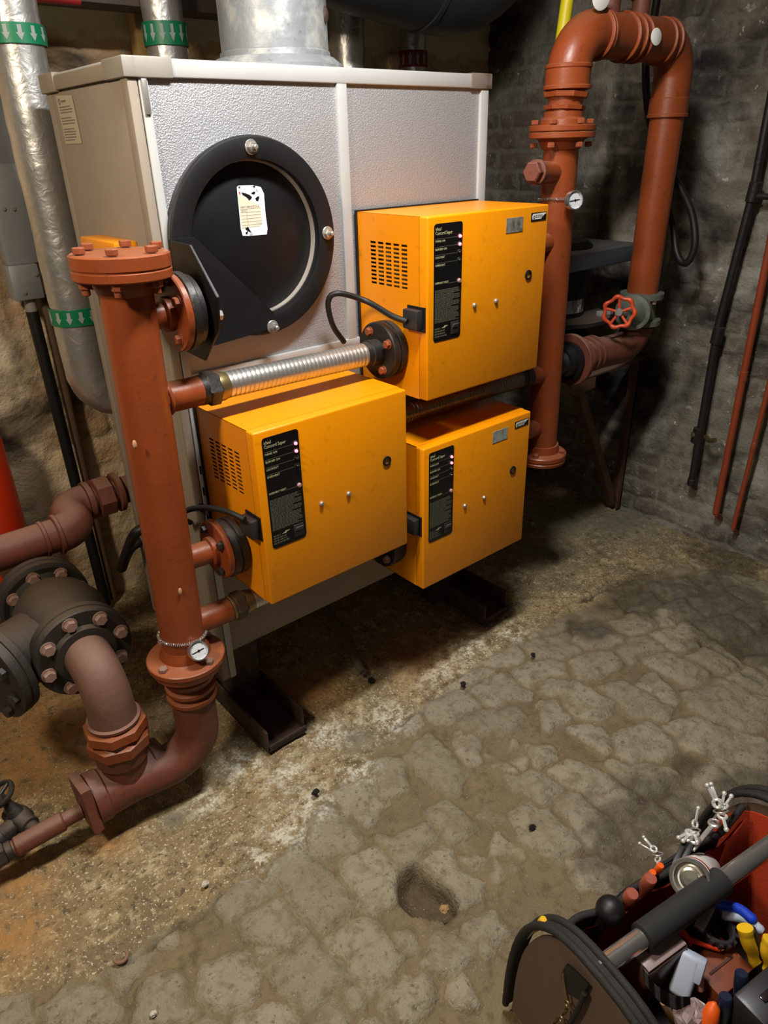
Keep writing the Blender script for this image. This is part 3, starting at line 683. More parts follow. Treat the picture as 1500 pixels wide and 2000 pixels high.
    MB().plate([pt(px0+a, yl, c) for a, c in ((.028, .1855), (.038, .1885), (.039, .191), (.052, .1895), (.042, .187), (.0405, .1845))], (0, .0004, 0)).build('lightning_flash', INK, cp, smooth=False)
    sw_ = MB(); sw_.box(pt(px1-.036, y1-.004, .164), pt(px1-.008, y1-.0005, .196), .001).build('rocker_switch', PLAST, cp)
    MB().quadbox(pt(px1-.022, y1-.006, .186), (.0105, 0, 0), (0, .0012, .0), (0, -.002, .005), .0006).build('rocker', mat('grey_rocker', (96, 96, 100), .3), cp)
    # sight hole, two screws
    MB().lathe(pt(.383, y1+.001, .2765), (0, -1, 0), [(0, .0135), (.004, .0135), (.0048, .012), (.0048, .0085), (-.012, .0085), (-.012, .0001)], 28, cap=False).build('sight_hole', RUBBER, t)
    for a, c in ((.169, .2255), (.2535, .2245)):
        s = MB(); s.lathe(pt(a, y1, c), (0, -1, 0), [(0, .0064), (.002, .0064), (.006, .0048), (.0072, .0005)], 16); s.build('screw', STEEL, t)
    # plug on the left wall
    k = MB(); k.box(pt(-.003, y1+.006, .180), pt(.002, y1+.072, .242)); k.build('socket_plate', BLKM, t)
    MB().box(pt(-.024, y1+.013, .187), pt(-.002, y1+.068, .236), .004).build('plug', PLAST, t)
    # left water outlet: black flange pair
    fc = pt(0, .002-.13+.0, .119)
    f = MB(); f.lathe(fc, (-1, 0, 0), [(-.05, .045), (.004, .045), (.006, .074), (.022, .075), (.024, .071), (.026, .071), (.029, .075), (.046, .075), (.049, .072), (.049, .0)], 48)
    fl = f.build('outlet_flange', IRON, t, ang=25)
    return t, pt, fl
MA, ptA, fA = burner(.5643, .991, 'upper right orange burner module standing highest on the boiler front')
MBm, ptB, fB = burner(.0365, .5878, 'left orange burner module beside the tall red pipe, below the bright steel hose')
MCm, ptC, fC = burner(.5511, .4047, 'lower right orange burner module hanging under the highest one, nearest the floor')
for pt, t, st_ in ((ptA, MA, SILV), (ptC, MCm, mat('scuffed_pale_sticker', (150, 156, 148), .5, var=.3, vscale=60, col2=(104, 108, 102)))):
    a0 = .281; MB().box(pt(a0, -MD-.0012, .3925), pt(a0+.067, -MD-.0002, .4295), .0004).build('rating_sticker', st_, t, smooth=False)
    s = MB(); s.box(pt(.380, -MD-.0016, .4145), pt(.4435, -MD-.0002, .4355), .0005); bd = s.build('badge', PANEL, t, smooth=False)
    MB().plate([pt(a, -MD-.0018, c) for a, c in ((0.3846, 0.4187), (0.3834, 0.4276), (0.3870, 0.4324), (0.4404, 0.4334), (0.4404, 0.4303), (0.4342, 0.4292), (0.4265, 0.4234), (0.4203, 0.4187))], (0, -.0004, 0)).build('badge_mark', WHITE, bd, smooth=False)
    g = MB(); g.torus(pt(0.3901, -MD-.0024, 0.4250), (0, 1, 0), .0030, .0009, 14, 6)
    for a in (0.3978, 0.4056, 0.4141, 0.4218): g.torus(pt(a, -MD-.0024, 0.4264), (0, 1, 0), .0026, .0008, 12, 5, .4, 5.2)
    g.build('badge_letters', mat('grey_letters', (92, 88, 84), .5), bd, smooth=False)
# power leads
def cable(path, r, m, name, parent=None, seg=10): return MB().tube(spline(path, 10), r, seg).build(name, m, parent)
cable([PX(795, 628, .535), PX(770, 615, .53)+V((-.01, 0, 0)), PY(715, 588, -.10), PY(660, 573, -.07), PY(641, 590, -.05), PY(650, 635, -.04), PY(672, 668, -.03)], .0075, RUBBER, 'power_cable', MA)
cable([PX(478, 1015, .005), PX(445, 1000, -.01), PY(410, 992, -.12), PY(370, 995, -.06), PY(352, 1010, .0), V((-.01, .03, .72))], .0075, RUBBER, 'power_cable', MBm)
# red mating flange on the left module, bolted to its black one; bolts of the others
def facebolts(fl, c, ax, R, m, n=4, a0=PI/4): bolts(c, ax, R, n, .0105, .012, m, fl, a0)
facebolts(fA, ptA(-.049, -.128, .119), (-1, 0, 0), .054, BOLTR, 4, .5)
facebolts(fC, ptC(-.049, -.128, .119), (-1, 0, 0), .054, BOLT, 4)
# right hand outlets
for pt, t, zz in ((ptA, MA, .325), (ptC, MCm, .305)):
    f = MB(); f.lathe(pt(MW, -.128, zz), (1, 0, 0), [(-.03, .04), (.004, .04), (.006, .06), (.03, .06), (.034, .056), (.034, 0)], 40); f.build('outlet_flange', IRON, t)
f = MB(); f.lathe(ptB(MW, -.128, .325), (1, 0, 0), [(-.03, .04), (.004, .04), (.006, .068), (.045, .068), (.048, .064), (.048, 0)], 40); f.build('outlet_flange', mat('grey_flange', (120, 120, 118), .5, var=.2), MBm)

#=LEFT HEADER
HT = PY(233, 492, -.13); HB = PY(364, 1285, -.13)
hd = (HB-HT).normalized()
def hpt(z): return HT+hd*((z-HT.z)/hd.z)
header = thing('pipe_header', (HB.x, HB.y, HB.z), 'tall red-painted pipe standing left of the burners, with a bolted blank flange on top', 'pipe')
MB().tube([hpt(1.385), hpt(.462)], .0535, 40).build('pipe', RED, header)
up = -hd
zt = HT.z
f = MB(); f.lathe(hpt(zt), hd, [(0, .0), (0, .092), (.003, .0960), (.026, .0960), (.028, .0935), (.030, .0935), (.032, .0960), (.046, .0960), (.049, .0925), (.049, .064), (.060, .062), (.075, .0555), (.08, .054)], 64)
tf = f.build('top_flange', RED, header, ang=28)
u_, w_, _ = frame(up)
for k in range(6):
    a = k*PI/3+.5; p = hpt(zt)+(u_*math.cos(a)+w_*math.sin(a))*.077
    bolt(p, up, .0125, .014, BOLTR, tf, washer=False, spin=k)
    q = p+hd*.049; b = MB(); b.hexn(q, q+hd*.014, .0125); b.cyl(q+hd*.013, q+hd*.026, .008, 14); b.build('nut', BOLTR, tf)
# lower flange
zb = .452
f = MB(); f.lathe(hpt(zb+.034), hd, [(0, .0545), (.012, .060), (.026, .064), (.030, .070), (.034, .0955), (.036, .098), (.047, .098), (.050, .094), (.054, .094), (.058, .090), (.070, .088), (.074, .06)], 64)
lf = f.build('lower_flange', RED, header, ang=28)
for k, a in enumerate((.35, 1.9, 3.5, 5.1)):
    p = hpt(zb)+(u_*math.cos(a)+w_*math.sin(a))*.080; bolt(p, up, .0115, .012, BOLT, lf, washer=False, spin=k)
# upper side branch ending in a bolted red flange
ZC = 1.293
fc = V((-.034, -.128, ZC))
MB().tube([hpt(ZC), fc], .0265, 28).build('branch_pipe', RED, header)
f = MB(); f.lathe(fc+V((-.030, 0, 0)), (1, 0, 0), [(0, .028), (.004, .036), (.018, .036), (.021, .079), (.024, .081), (.034, .081), (.036, .079), (.036, 0)], 56)
uf = f.build('branch_flange', RED, header, ang=28); bolts(fc+V((-.009, 0, 0)), (-1, 0, 0), .058, 4, .0105, .013, BOLTR, uf, .55)
f = MB(); f.lathe(fc+V((.0065, 0, 0)), (1, 0, 0), [(0, .0), (0, .080), (.002, .082), (.016, .082), (.018, .08), (.018, .075), (.032, .074), (.042, .05), (.042, 0)], 56); f.build('counter_flange', IRON, header, ang=28)
# branch to the steel hose
h1a, h1b = V((.012, -.13, 1.1165)), V((.500, -.13, 1.106))
MB().tube([hpt(1.118), V((.006, -.13, 1.1165))], .0335, 28).build('branch_pipe', RED, header)
MB().torus(hpt(1.118)+V((.050, 0, 0)), (1, 0, 0), .0345, .005, 28, 8).build('weld', RED, header)
# middle branch bolted to the left burner
ZM = .712; fm_ = V((-.012, -.13, ZM))
MB().tube([hpt(ZM+.006), fm_], .0295, 28).build('branch_pipe', RED, header)
f = MB(); f.lathe(fm_+V((-.034, 0, 0)), (1, 0, 0), [(0, .030), (.004, .037), (.016, .037), (.019, .074), (.021, .076), (.0325, .076), (.034, .074), (.034, 0)], 56)
mf = f.build('branch_flange', RED, header, ang=28); bolts(fm_+V((-.014, 0, 0)), (-1, 0, 0), .056, 4, .0105, .013, IRON, mf, .6)
# bottom branch
ZL = .527
MB().tube([hpt(ZL+.004), V((-.005, -.13, ZL))], .032, 28).build('branch_pipe', RED, header)
MB().cyl((-.010, -.13, ZL), (-.002, -.13, ZL), .0345, 28).build('collar', BRASS, header)
# paint chips
for u, v in ((263, 868), (352, 1155)):
    p = PY(u, v, -.187); MB().sphere(p, .004, (1.2, .6, 2.4), 8, 6).build('paint_chip', mat('bare_scratch', (196, 150, 110), .6), header)

def steel_hose(a, b, r, n, label, nutl=True, cat='hose', m=BRAID, m2=IRON):
    a, b = V(a), V(b); L = (b-a).length; d = (b-a).normalized()
    t = thing('flexible_hose', (a+b)/2, label, cat, 'ribbed steel hoses between burners and headers')
    s = MB(); s.hexn(a, a+d*.032, r*1.32, bev=.004); s.lathe(a-d*.012, d, [(0, r*1.12), (.014, r*1.12)], 28); s.build('coupling_nut', m2, t)
    MB().lathe(a+d*.030, d, [(0, r*1.1), (.012, r*1.12), (.026, r*.98), (.030, r*.96)], 28).build('end_sleeve', BRASS, t)
    st, en = .055, L-.045; pr = []
    for k in range(n):
        x0 = st+(en-st)*k/n; w = (en-st)/n
        pr += [(x0, r*.925), (x0+w*.10, r*.982), (x0+w*.5, r), (x0+w*.88, r*.982), (x0+w*.985, r*.925)]
    MB().lathe(a, d, pr, 32).build('ribbed_sleeve', m, t, ang=32)
    MB().lathe(a, d, [(en-.004, r*1.02), (en+.012, r*1.05), (en+.014, r*1.15), (L, r*1.12)], 28).build('end_fitting', m2, t)
    return t
steel_hose(V((.006, -.13, 1.1165)), V((.5155, -.13, 1.107)), .0305, 34, 'bright ribbed steel hose running above the left burner to the upper right burner')
steel_hose(V((-.001, -.13, .527)), V((.500, -.13, .523)), .029, 40, 'ribbed steel hose under the left burner, mostly hidden, with a brown hexagon nut', m2=mat('brown_nut', (74, 54, 40), .55, var=.3))
steel_hose(V((.540, -.13, .9125)), V((1.16, -.13, .905)), .029, 44, 'ribbed steel hose in shadow between the upper right and lower right burners', m=mat('dull_hose_steel', (132, 126, 116), .34, metal=.9, var=.3, vscale=24))

#=DIAL GAUGES
def gauge(c, ax, r, label, ring_c, ring_ax, ring_R):
    c = V(c); ax = V(ax).normalized()
    t = thing('dial_thermometer', c, label, 'gauge', 'round dial thermometers strapped to pipes')
    MB().lathe(c-ax*.016, ax, [(0, r*.9), (.003, r), (.016, r), (.020, r*.97), (.020, r*.86), (.016, r*.84), (.016, 0)], 40).build('case', CHROME, t, ang=28)
    MB().lathe(c-ax*.001, ax, [(0, r*.86), (.0012, r*.86), (.0012, 0)], 40).build('dial', GLASS, t)
    u, w, _ = frame(ax); k = MB()
    for i in range(25):
        a = -.75*PI+1.5*PI*i/24+PI/2; d = u*math.cos(a)+w*math.sin(a); l = .16 if i % 4 == 0 else .09
        k.quadbox(c+ax*.0008+d*r*(.80-l/2), d*(r*l/2), ax.cross(d)*(r*.012), ax*.0003)
    k.build('scale', PANEL, t, smooth=False)
    a = .12; d = u*math.cos(a)+w*math.sin(a); n = MB(); n.quadbox(c+ax*.0016-d*r*.08, d*(r*.62), ax.cross(d)*(r*.035), ax*.0004); n.cyl(c+ax*.001, c+ax*.003, r*.11, 14, .0003); n.build('needle', PANEL, t, smooth=False)
    # coil spring strap
    R = ring_R; q = []; u, w, rx = frame(ring_ax); n = 520
    for i in range(n+1):
        a = 2*PI*i/n; e = u*math.cos(a)+w*math.sin(a); b = a*70
        q.append(V(ring_c)+e*(R+.0035*math.cos(b))+rx*(.0035*math.sin(b)))
    MB().tube(q, .0009, 5, cap=False).build('spring_strap', STEEL, t)
    return t
gp = PX(388, 1271, -.145); gp = PY(388, 1271, -.205)
gauge(gp, (CV-gp).normalized()+V((.25, 0, -.15)), .0255, 'round dial thermometer strapped low on the tall left pipe, above its bottom flange', hpt(.517), V((.1, .05, 1)), .058)

#=RETURN PIPE AND TEE AT THE FLOOR
TX = PY(240, 1480, -.085); VF = PY(165, 1272, .03)
TEEC = V((TX.x, -.088, .118))
ret = thing('floor_pipe_tee', (TEEC.x, TEEC.y, 0.02), 'dusty red pipe elbow and square-ended tee lying on the floor below the tall left pipe', 'pipe')
pth = arc_path([hpt(.41), hpt(.118)+V((0, 0, 0)), TEEC+V((-.06, .0, 0))], .105, 12)
MB().tube(pth, .056, 36).build('elbow', REDD, ret)
for z in (.395, .365, .335):
    MB().lathe(hpt(z), (0, 0, -1), [(0, .058), (.004, .065), (.014, .065), (.018, .058)], 36).build('coupling_ring', RED, ret)
MB().lathe(TEEC+V((.10, 0, 0)), (-1, 0, 0), [(0, .058), (.004, .068), (.03, .068), (.034, .064), (.165, .064), (.17, .069), (.20, .069)], 36).build('tee', REDD, ret)
MB().lathe(TEEC, (0, 0, 1), [(0, .055), (.085, .060), (.088, .066), (.125, .066)], 36).build('tee_branch', REDD, ret)
e0 = TEEC+V((-.098, 0, 0))
MB().lathe(e0, (-1, 0, 0), [(0, .062), (.004, .084), (.020, .087), (.028, .083), (.03, 0)], 4, ang0=PI/4+.25).build('square_plug', REDD, ret)
# union nut above the tee and elbow up to the valve
UN = V((TEEC.x+.002, TEEC.y, .243))
un = MB(); un.lathe(UN, (0, 0, 1), [(0, .06), (.004, .078), (.034, .080), (.038, .074), (.05, .066)], 8); un.lathe(UN+V((0, 0, .048)), (0, 0, 1), [(0, .074), (.004, .079), (.028, .077), (.034, .064)], 8, ang0=.3)
un.build('union_nut', RED, ret)
ec = V((VF.x, TEEC.y, VF.z))
p = arc_path([UN+V((0, 0, .07)), ec, VF+V((0, -.005, 0))], .098, 14)
MB().tube(p, [.061]+[.0565]*(len(p)-2)+[.0565], 36).build('elbow', DUSTP, ret)
MB().lathe(UN+V((0, 0, .083)), (0, 0, 1), [(0, .06), (.003, .066), (.010, .066), (.013, .06)], 36).build('coupling_ring', REDD, ret)

#=BIG FLANGED VALVE
vx, vz = VF.x, VF.z
val = thing('flanged_valve', (vx, .2, vz), 'large black cast-iron valve with bolted flanges, behind the floor elbow', 'valve')
vb = MB(); vb.lathe((vx, .05, vz), (0, 1, 0), [(0, .075), (.03, .078), (.09, .115), (.14, .122), (.20, .112), (.27, .08), (.30, .076)], 40)
vb.lathe((vx, .19, vz), (-.93, -.36, -.04), [(0, .085), (.15, .09), (.19, .105)], 36); vb.build('body', IROND, val, ang=60)
def vflange(c, ax, name, rr=.121, n=8, a0=.2):
    c = V(c); ax = V(ax).normalized()
    f = MB(); f.lathe(c, ax, [(-.052, rr*.66), (-.030, rr*.97), (-.028, rr), (-.008, rr), (-.006, rr*.975), (-.002, rr*.975), (0, rr), (.018, rr), (.022, rr*.97), (.022, rr*.66), (.036, rr*.62), (.038, rr*.5)], 56)
    o = f.build(name, IROND, val, ang=28); bolts(c+ax*.022, ax, rr*.80, n, .0155, .016, BOLT, o, a0); return o
vflange((vx, .045, vz), (0, -1, 0), 'front_flange'); vflange((vx, .355, vz), (0, 1, 0), 'rear_flange')
o = MB(); o.lathe((vx, .33, vz), (0, -1, 0), [(0, .113), (.016, .113)], 56); rf_ = o.build('rear_flange', IRON, val)
bolts((vx, .314, vz), (0, -1, 0), .094, 8, .0155, .016, BOLT, rf_, .2)
sax = V((-.93, -.36, -.04)).normalized(); sc_ = V((vx, .19, vz))+sax*.20
f = MB(); f.lathe(sc_, sax, [(-.02, .10), (-.018, .125), (0, .128), (.002, .124), (.006, .124), (.008, .128), (.026, .128), (.03, .12), (.034, .05), (.034, 0)], 56)
cf = f.build('side_cover', IROND, val, ang=28); bolts(sc_+sax*.027, sax, .102, 8, .0155, .018, IRON, cf, .5)
p = [V((vx, .38, vz)), V((vx, .46, vz)), V((vx, .62, vz))]
MB().tube(p, .056, 30).build('rear_pipe', REDD, val)

#=OFFSET PIPE BEHIND THE VALVE
pa = PY(0, 1092, .46); pb = PY(125, 1040, .46); pcx = PY(230, 978, .60)
off = thing('offset_pipe', (pb.x, .48, pb.z), 'dusty red pipe with two elbows running behind the black valve into the boiler', 'pipe')
A0 = V((-1.0, .46, pb.z-.005)); A1 = V((pb.x+.045, .46, pb.z)); B1 = V((pb.x+.045, .60, pb.z+.012)); B2 = V((pcx.x+.28, .60, pb.z+.012))
c1 = (A1+B1)/2
MB().tube([A0, A1+V((-.06, 0, 0))], .050, 30).build('pipe', REDD, off)
MB().tube(arc_path([A1+V((-.06, 0, 0)), A1, c1], .066, 10), .056, 30).build('elbow', REDD, off)
MB().tube(arc_path([c1, B1, B1+V((.07, 0, 0))], .066, 10), .055, 30).build('elbow', REDD, off)
MB().tube([B1+V((.07, 0, 0)), B2], .045, 30).build('pipe', REDD, off)
for x, rr in ((A1.x-.07, .061), (A1.x-.11, .054)): MB().cyl((x, .46, pb.z), (x+.012, .46, pb.z), rr, 32).build('coupling_ring', REDD, off)
MB().lathe(B1+V((.072, 0, 0)), (1, 0, 0), [(0, .062), (.016, .062), (.018, .056)], 32).build('coupling_ring', REDD, off)
MB().lathe(B1+V((.10, 0, 0)), (1, 0, 0), [(0, .060), (.004, .067), (.05, .067), (.055, .060)], 8).build('union_nut', REDD, off)
MB().lathe(B1+V((.165, 0, 0)), (1, 0, 0), [(0, .060), (.004, .065), (.018, .065), (.02, .06)], 32).build('coupling_ring', REDD, off)

#=SMALL DRAIN PIPE WITH GATE VALVE
e1 = TEEC+V((-.128, 0, -.01))
dr = thing('drain_pipe', (e1.x-.2, e1.y, .03), 'thin dusty pipe running left from the square plug along the floor', 'pipe')
dz = e1.z-.03; en = PZ(-60, 1705, dz); e1 = V((e1.x, e1.y, dz+.02)); dd = (en-e1).normalized()
MB().tube([e1, en], .0195, 22).build('pipe', REDD, dr)
MB().lathe(e1+dd*.045, dd, [(0, .021), (.004, .025), (.115, .025), (.119, .021)], 24).build('tee', REDD, dr)
MB().hexn(e1+dd*.185, e1+dd*.215, .027).build('hex_nut', IROND, dr); MB().cyl(e1+dd*.168, e1+dd*.185, .0235).build('coupling_ring', IROND, dr)
gv = thing('small_gate_valve', e1+dd*.10, 'small brown valve with a ring handle branching off the thin floor pipe', 'valve')
b0 = e1+dd*.105; bd_ = V((-.30, .95, .06)).normalized(); b1 = b0+bd_*.075
g = MB(); g.tube([b0, b1], .0185, 20); g.build('inlet', IROND, gv)
g = MB(); g.lathe(b0+bd_*.035, bd_, [(0, .02), (.003, .025), (.02, .025), (.03, .03), (.055, .031), (.08, .024), (.085, .024)], 20); b2 = b0+bd_*.075; g.lathe(b2, (-1, -.25, -.1), [(0, .022), (.05, .024), (.055, .028), (.075, .028)], 20)
g.tube([b2+V((-.07, -.018, -.007)), b2+V((-.3, -.07, -.03))], .020, 18); g.build('body', IROND, gv)
s0 = b2; sd_ = V((-.25, .35, .9)).normalized(); g = MB(); g.lathe(s0, sd_, [(0, .022), (.03, .020), (.045, .014), (.075, .009), (.085, .009)], 18); g.build('bonnet', IROND, gv)
hc = s0+sd_*.088; MB().torus(hc, sd_+V((-.2, -.3, 0)), .034, .0065, 28, 8).build('ring_handle', IRON, gv)
g = MB(); uu_, ww_, _ = frame(sd_+V((-.2, -.3, 0)))
for a in (0, 2.1, 4.2): g.tube([hc, hc+(uu_*math.cos(a)+ww_*math.sin(a))*.032], .005, 8)
g.build('spoke', IRON, gv)

#=RIGHT HEADER, LOOP AND RISER
RY = -.13
R1 = PY(1086, 590, RY); RH0 = V((R1.x-.015, RY, 1.64)); RHB = PY(1057, 880, RY)
rh = thing('flow_header', (RHB.x, RY, RHB.z-.05), 'red pipe standing right of the burners up to a bolted flange, partly hidden by them', 'pipe')
topf = PY(1097, 267, RY)
def rp(z): return topf+(RHB-topf)*((z-topf.z)/(RHB.z-topf.z))
MB().tube([rp(topf.z-.01), rp(RHB.z)], .0515, 36).build('pipe', RED, rh)
f = MB(); f.lathe(rp(topf.z+.012), (0, 0, -1), [(0, .05), (0, .092), (.002, .095), (.014, .095), (.016, .093), (.016, .075), (.022, .066), (.045, .055)], 56)
tf2 = f.build('top_flange', RED, rh, ang=28)
f = MB(); f.lathe(rp(RHB.z), (0, 0, -1), [(-.03, .058), (-.004, .062), (0, .085), (.003, .088), (.016, .088), (.018, .086), (.022, .086), (.024, .088), (.034, .086), (.036, 0)], 56)
bf2 = f.build('bottom_flange', RED, rh, ang=28); bolts(rp(RHB.z), (0, 0, 1), .072, 4, .0115, .013, BOLTR, bf2, .4)
MB().cyl(rp(RHB.z-.036), rp(RHB.z-.062), .012).build('drain_plug', BRASS, rh)
pz = PY(1078, 338, RY); pl = V((-.16, -.12, -.004)); pe = rp(pz.z)+V((-.135, -.022, .006))
MB().tube([rp(pz.z), pe], .0295, 28).build('branch_pipe', RED, rh)
pd_ = (pe-rp(pz.z)).normalized(); g = MB(); g.lathe(pe-pd_*.012, pd_, [(0, .0295), (.002, .0335), (.018, .0335), (.020, .0295)], 28); g.hexn(pe+pd_*.006, pe+pd_*.03, .029, bev=.004); g.build('hex_plug', REDD, rh)
for z, x0 in ((1.318, MW+.5643+.034), (.709, MW+.5511+.034)):
    MB().tube([V((x0-.002, RY, z)), rp(z)], .030, 26).build('branch_pipe', RED, rh)
    MB().lathe((x0+.002, RY, z), (1, 0, 0), [(0, .055), (.012, .056), (.03, .04), (.045, .031)], 36).build('branch_flange', RED, rh)
MB().tube(arc_path([V((1.16, RY, .905)), V((1.2, RY, .90)), rp(.89)], .05), .031, 26).build('branch_pipe', RED, rh)
# loop (over the top) and riser
RX = 1.752; RYY = -.135
RT = PY(1308, 190, RYY); RBt = PY(1254, 572, RYY)
lp = thing('loop_pipe', (RT.x, RYY, 1.0), 'red pipe loop arching over from the burners to a riser by the right wall', 'pipe')
LZ = PY(1210, 72, RYY).z
L0 = rp(topf.z+.014); L1 = V((PY(1108, 160, RY).x, RY, LZ)); L2 = V((RT.x+.006, RYY, LZ+.002))
MB().tube(arc_path([V((L1.x, RY, PY(1103, 150, RY).z)), L1, L2, RT+V((0, 0, -.02))], [.105, .10], 14), .0600, 40).build('loop', RED, lp)
f = MB(); f.lathe(L0, (0, 0, 1), [(0, .05), (0, .093), (.002, .095), (.014, .095), (.016, .093), (.016, .066), (.03, .064), (.035, .056), (.050, .055)], 56); f2 = f.build('lower_flange', RED, lp, ang=28)
for k in range(6):
    a = k*PI/3+.3; q = L0+V((math.cos(a)*.079, math.sin(a)*.079, .016)); bolt(q, (0, 0, 1), .011, .014, BOLTR, f2, washer=False)
    b = MB(); b.hexn(q+V((0, 0, -.044)), q+V((0, 0, -.058)), .011); b.build('nut', BOLTR, f2)
z0 = PY(1103, 172, RY).z
d_ = V((L1.x-L0.x, 0, z0-L0.z)).normalized(); zv = lambda v: (PY(1103, v, RY).z-L0.z)/d_.z
f = MB(); f.lathe(L0, d_, [(.02, .060), (zv(232), .060), (zv(228), .054), (zv(217), .048)], 36); f.lathe(L0, d_, [(zv(220), .046), (zv(168), .052)], 32); f.build('reducer', RED, lp)
f = MB(); f.lathe(L0, d_, [(zv(216), .046), (zv(215), .058), (zv(207), .060), (zv(205), .047)], 8); f.lathe(L0, d_, [(zv(193), .05), (zv(191), .064), (zv(181), .066), (zv(179), .052)], 8, ang0=.2); f.build('union_nut', RED, lp)
f = MB(); f.lathe(V((L1.x, RY, z0-.006)), (0, 0, 1), [(0, .058), (.003, .0675), (.010, .0675), (.013, .0635), (.052, .0635), (.055, .066), (.062, .066), (.065, .06)], 40); f.build('socket', RED, lp, ang=28)
for u in (1176, 1180.5, 1226, 1240, 1252, 1298, 1310):
    q = PY(u, 75, RYY); x = q.x-.03
    MB().lathe((x-.005, RYY, LZ), (1, 0, 0), [(0, .0605), (.002, .0655), (.008, .0655), (.010, .0605)], 40).build('coupling_ring', RED, lp)
MB().lathe(RT+V((0, 0, -.060)), (0, 0, 1), [(0, .058), (.002, .0655), (.010, .0655), (.012, .063), (.055, .0625), (.058, .06)], 40).build('socket', RED, lp, ang=28)
MB().tube([RT+V((0, 0, -.05)), RBt], .0545, 40).build('riser', RED, lp)
for u, hh, m_ in ((1192, .085, REDD), (1250, .1, REDD)):
    q = PY(u, 30, RYY); MB().lathe((q.x, RYY, LZ+.05), (0, 0, 1), [(0, .026), (.045, .026), (.047, .031), (.065, .031), (.067, .022), (.5, .022)], 20).build('vent_stub', m_, lp)
tgp = PY(1281, 72, RYY-.066)
tg1 = MB().lathe(tgp, (-.15, -1, .1), [(0, .022), (.002, .0225), (.003, .021), (.003, 0)], 28).build('pipe_tag', WHITE)
tag(tg1, 'white oval tag fixed on the top of the red pipe loop, towards its right end', 'tag', 'white pipe tags')
tgp = PY(1174, -6, RYY-.04)
tg2 = MB().lathe(tgp, (-.25, -1, -.1), [(0, .030), (.002, .031), (.003, .029), (.003, 0)], 28).build('pipe_tag', WHITE)
tag(tg2, 'white round tag above the left bend of the red pipe loop, at the frame top', 'tag', 'white pipe tags')
gp = PY(1123, 391, -.215)
gauge(gp, (CV-gp).normalized()+V((.55, -.1, 0)), .027, 'round dial thermometer strapped to the red pipe behind the upper right burner', rp(1.438), V((.05, .05, 1)), .056)
# gate valve with handwheel and lower elbow
gvv = thing('gate_valve', RBt+V((0, 0, -.08)), 'grey-green gate valve with an orange-red handwheel under the right riser', 'valve')
VB = RBt+V((-.004, 0, -.055))
g = MB(); g.lathe(RBt+V((0, 0, .004)), (0, 0, -1), [(0, .058), (.002, .078), (.020, .078), (.022, .06), (.04, .055), (.075, .055), (.094, .06), (.096, .078), (.114, .078), (.116, .056)], 32)
ax = V((-.96, -.26, .0)).normalized(); g.lathe(VB, ax, [(0, .045), (.055, .048), (.060, .064), (.085, .064), (.088, .05), (.11, .034), (.135, .022), (.15, .018)], 30); g.build('body', VALVE, gvv, ang=30)
bolts(RBt+V((0, 0, -.018)), (0, 0, -1), .066, 6, .009, .012, BOLT, gvv, .3)
wc = PY(1209, 610, VB.y-.045)
MB().cyl(VB+ax*.13, wc-ax*.0, .008, 14).build('stem', STEEL, gvv)
wax = (ax+V((.0, -.25, .1))).normalized(); u, w, _ = frame(wax)
ring_p = []; rr_ = []
for i in range(112):
    a = 2*PI*i/112; k = .5+.5*math.cos(7*a); ring_p.append(wc+(u*math.cos(a)+w*math.sin(a))*(.047+.006*k)); rr_.append(.0062+.0022*k**2)
ring_p.append(ring_p[0]); rr_.append(rr_[0])
wh = MB(); wh.tube(ring_p, rr_, 12, cap=False)
whl = wh.build('handwheel', WHEEL, gvv)
for k in range(5):
    a = 2*PI*k/5+.4; MB().tube([wc-wax*.006, wc+(u*math.cos(a)+w*math.sin(a))*.024-wax*.003, wc+(u*math.cos(a)+w*math.sin(a))*.046], .0048, 8).build('spoke', WHEEL, whl)
MB().cyl(wc-wax*.012, wc+wax*.008, .013, 18).build('hub', STEEL, whl)
el = thing('outlet_elbow', PY(1200, 720, -.11), 'dusty red elbow and flange under the gate valve, leading left to the pump', 'pipe')
E0 = RBt+V((0, 0, -.116)); E1 = V((RBt.x-.005, -.125, PY(1160, 692, -.11).z-.005)); E2 = V((PY(1118, 690, -.11).x+.005, -.11, E1.z+.012))
MB().tube(arc_path([E0, E1, E2], .105, 14), .056, 36).build('elbow', REDD, el)
for k in (.10, .135, .165): MB().lathe(E2+V((k-.06, 0, 0)), (1, 0, 0), [(0, .057), (.003, .064), (.012, .064), (.015, .057)], 36).build('coupling_ring', REDD, el)
ef = MB().lathe(E2, (-1, 0, 0), [(-.02, .058), (-.004, .07), (0, .088), (.003, .09), (.016, .09), (.018, .088), (.018, 0)], 44).build('flange', REDD, el, ang=28)
bolts(E2, (1, 0, 0), .076, 4, .011, .012, BOLTR, ef, .5)
#=PUMP
pump = thing('pump', (1.66, .2, .78), 'black circulating pump in the dark corner behind the red riser', 'pump')
MB().lathe((E2.x-.02, -.11, E2.z), (-1, 0, 0), [(0, 0), (0, .066), (.016, .067), (.018, .055), (.05, .05)], 40).build('inlet_flange', BLKM, pump)
PC = V((1.70, .17, 0))
MB().tube(arc_path([V((E2.x-.04, -.11, E2.z)), V((E2.x-.085, -.08, E2.z)), V((E2.x-.05, .14, E2.z-.03)), V((PC.x, PC.y, E2.z-.05))], .07), .05, 26).build('inlet_neck', BLKM, pump)
MB().sphere((PC.x, PC.y, .86), .145, (1, 1, .72)).build('volute', BLKM, pump)
MB().lathe((PC.x, PC.y, .965), (0, 0, 1), [(0, .12), (0, .195), (.004, .2), (.018, .2), (.022, .19), (.022, 0)], 56).build('mounting_ring', mat('grey_black_ring', (52, 52, 52), .5, var=.3, dust=.3), pump)
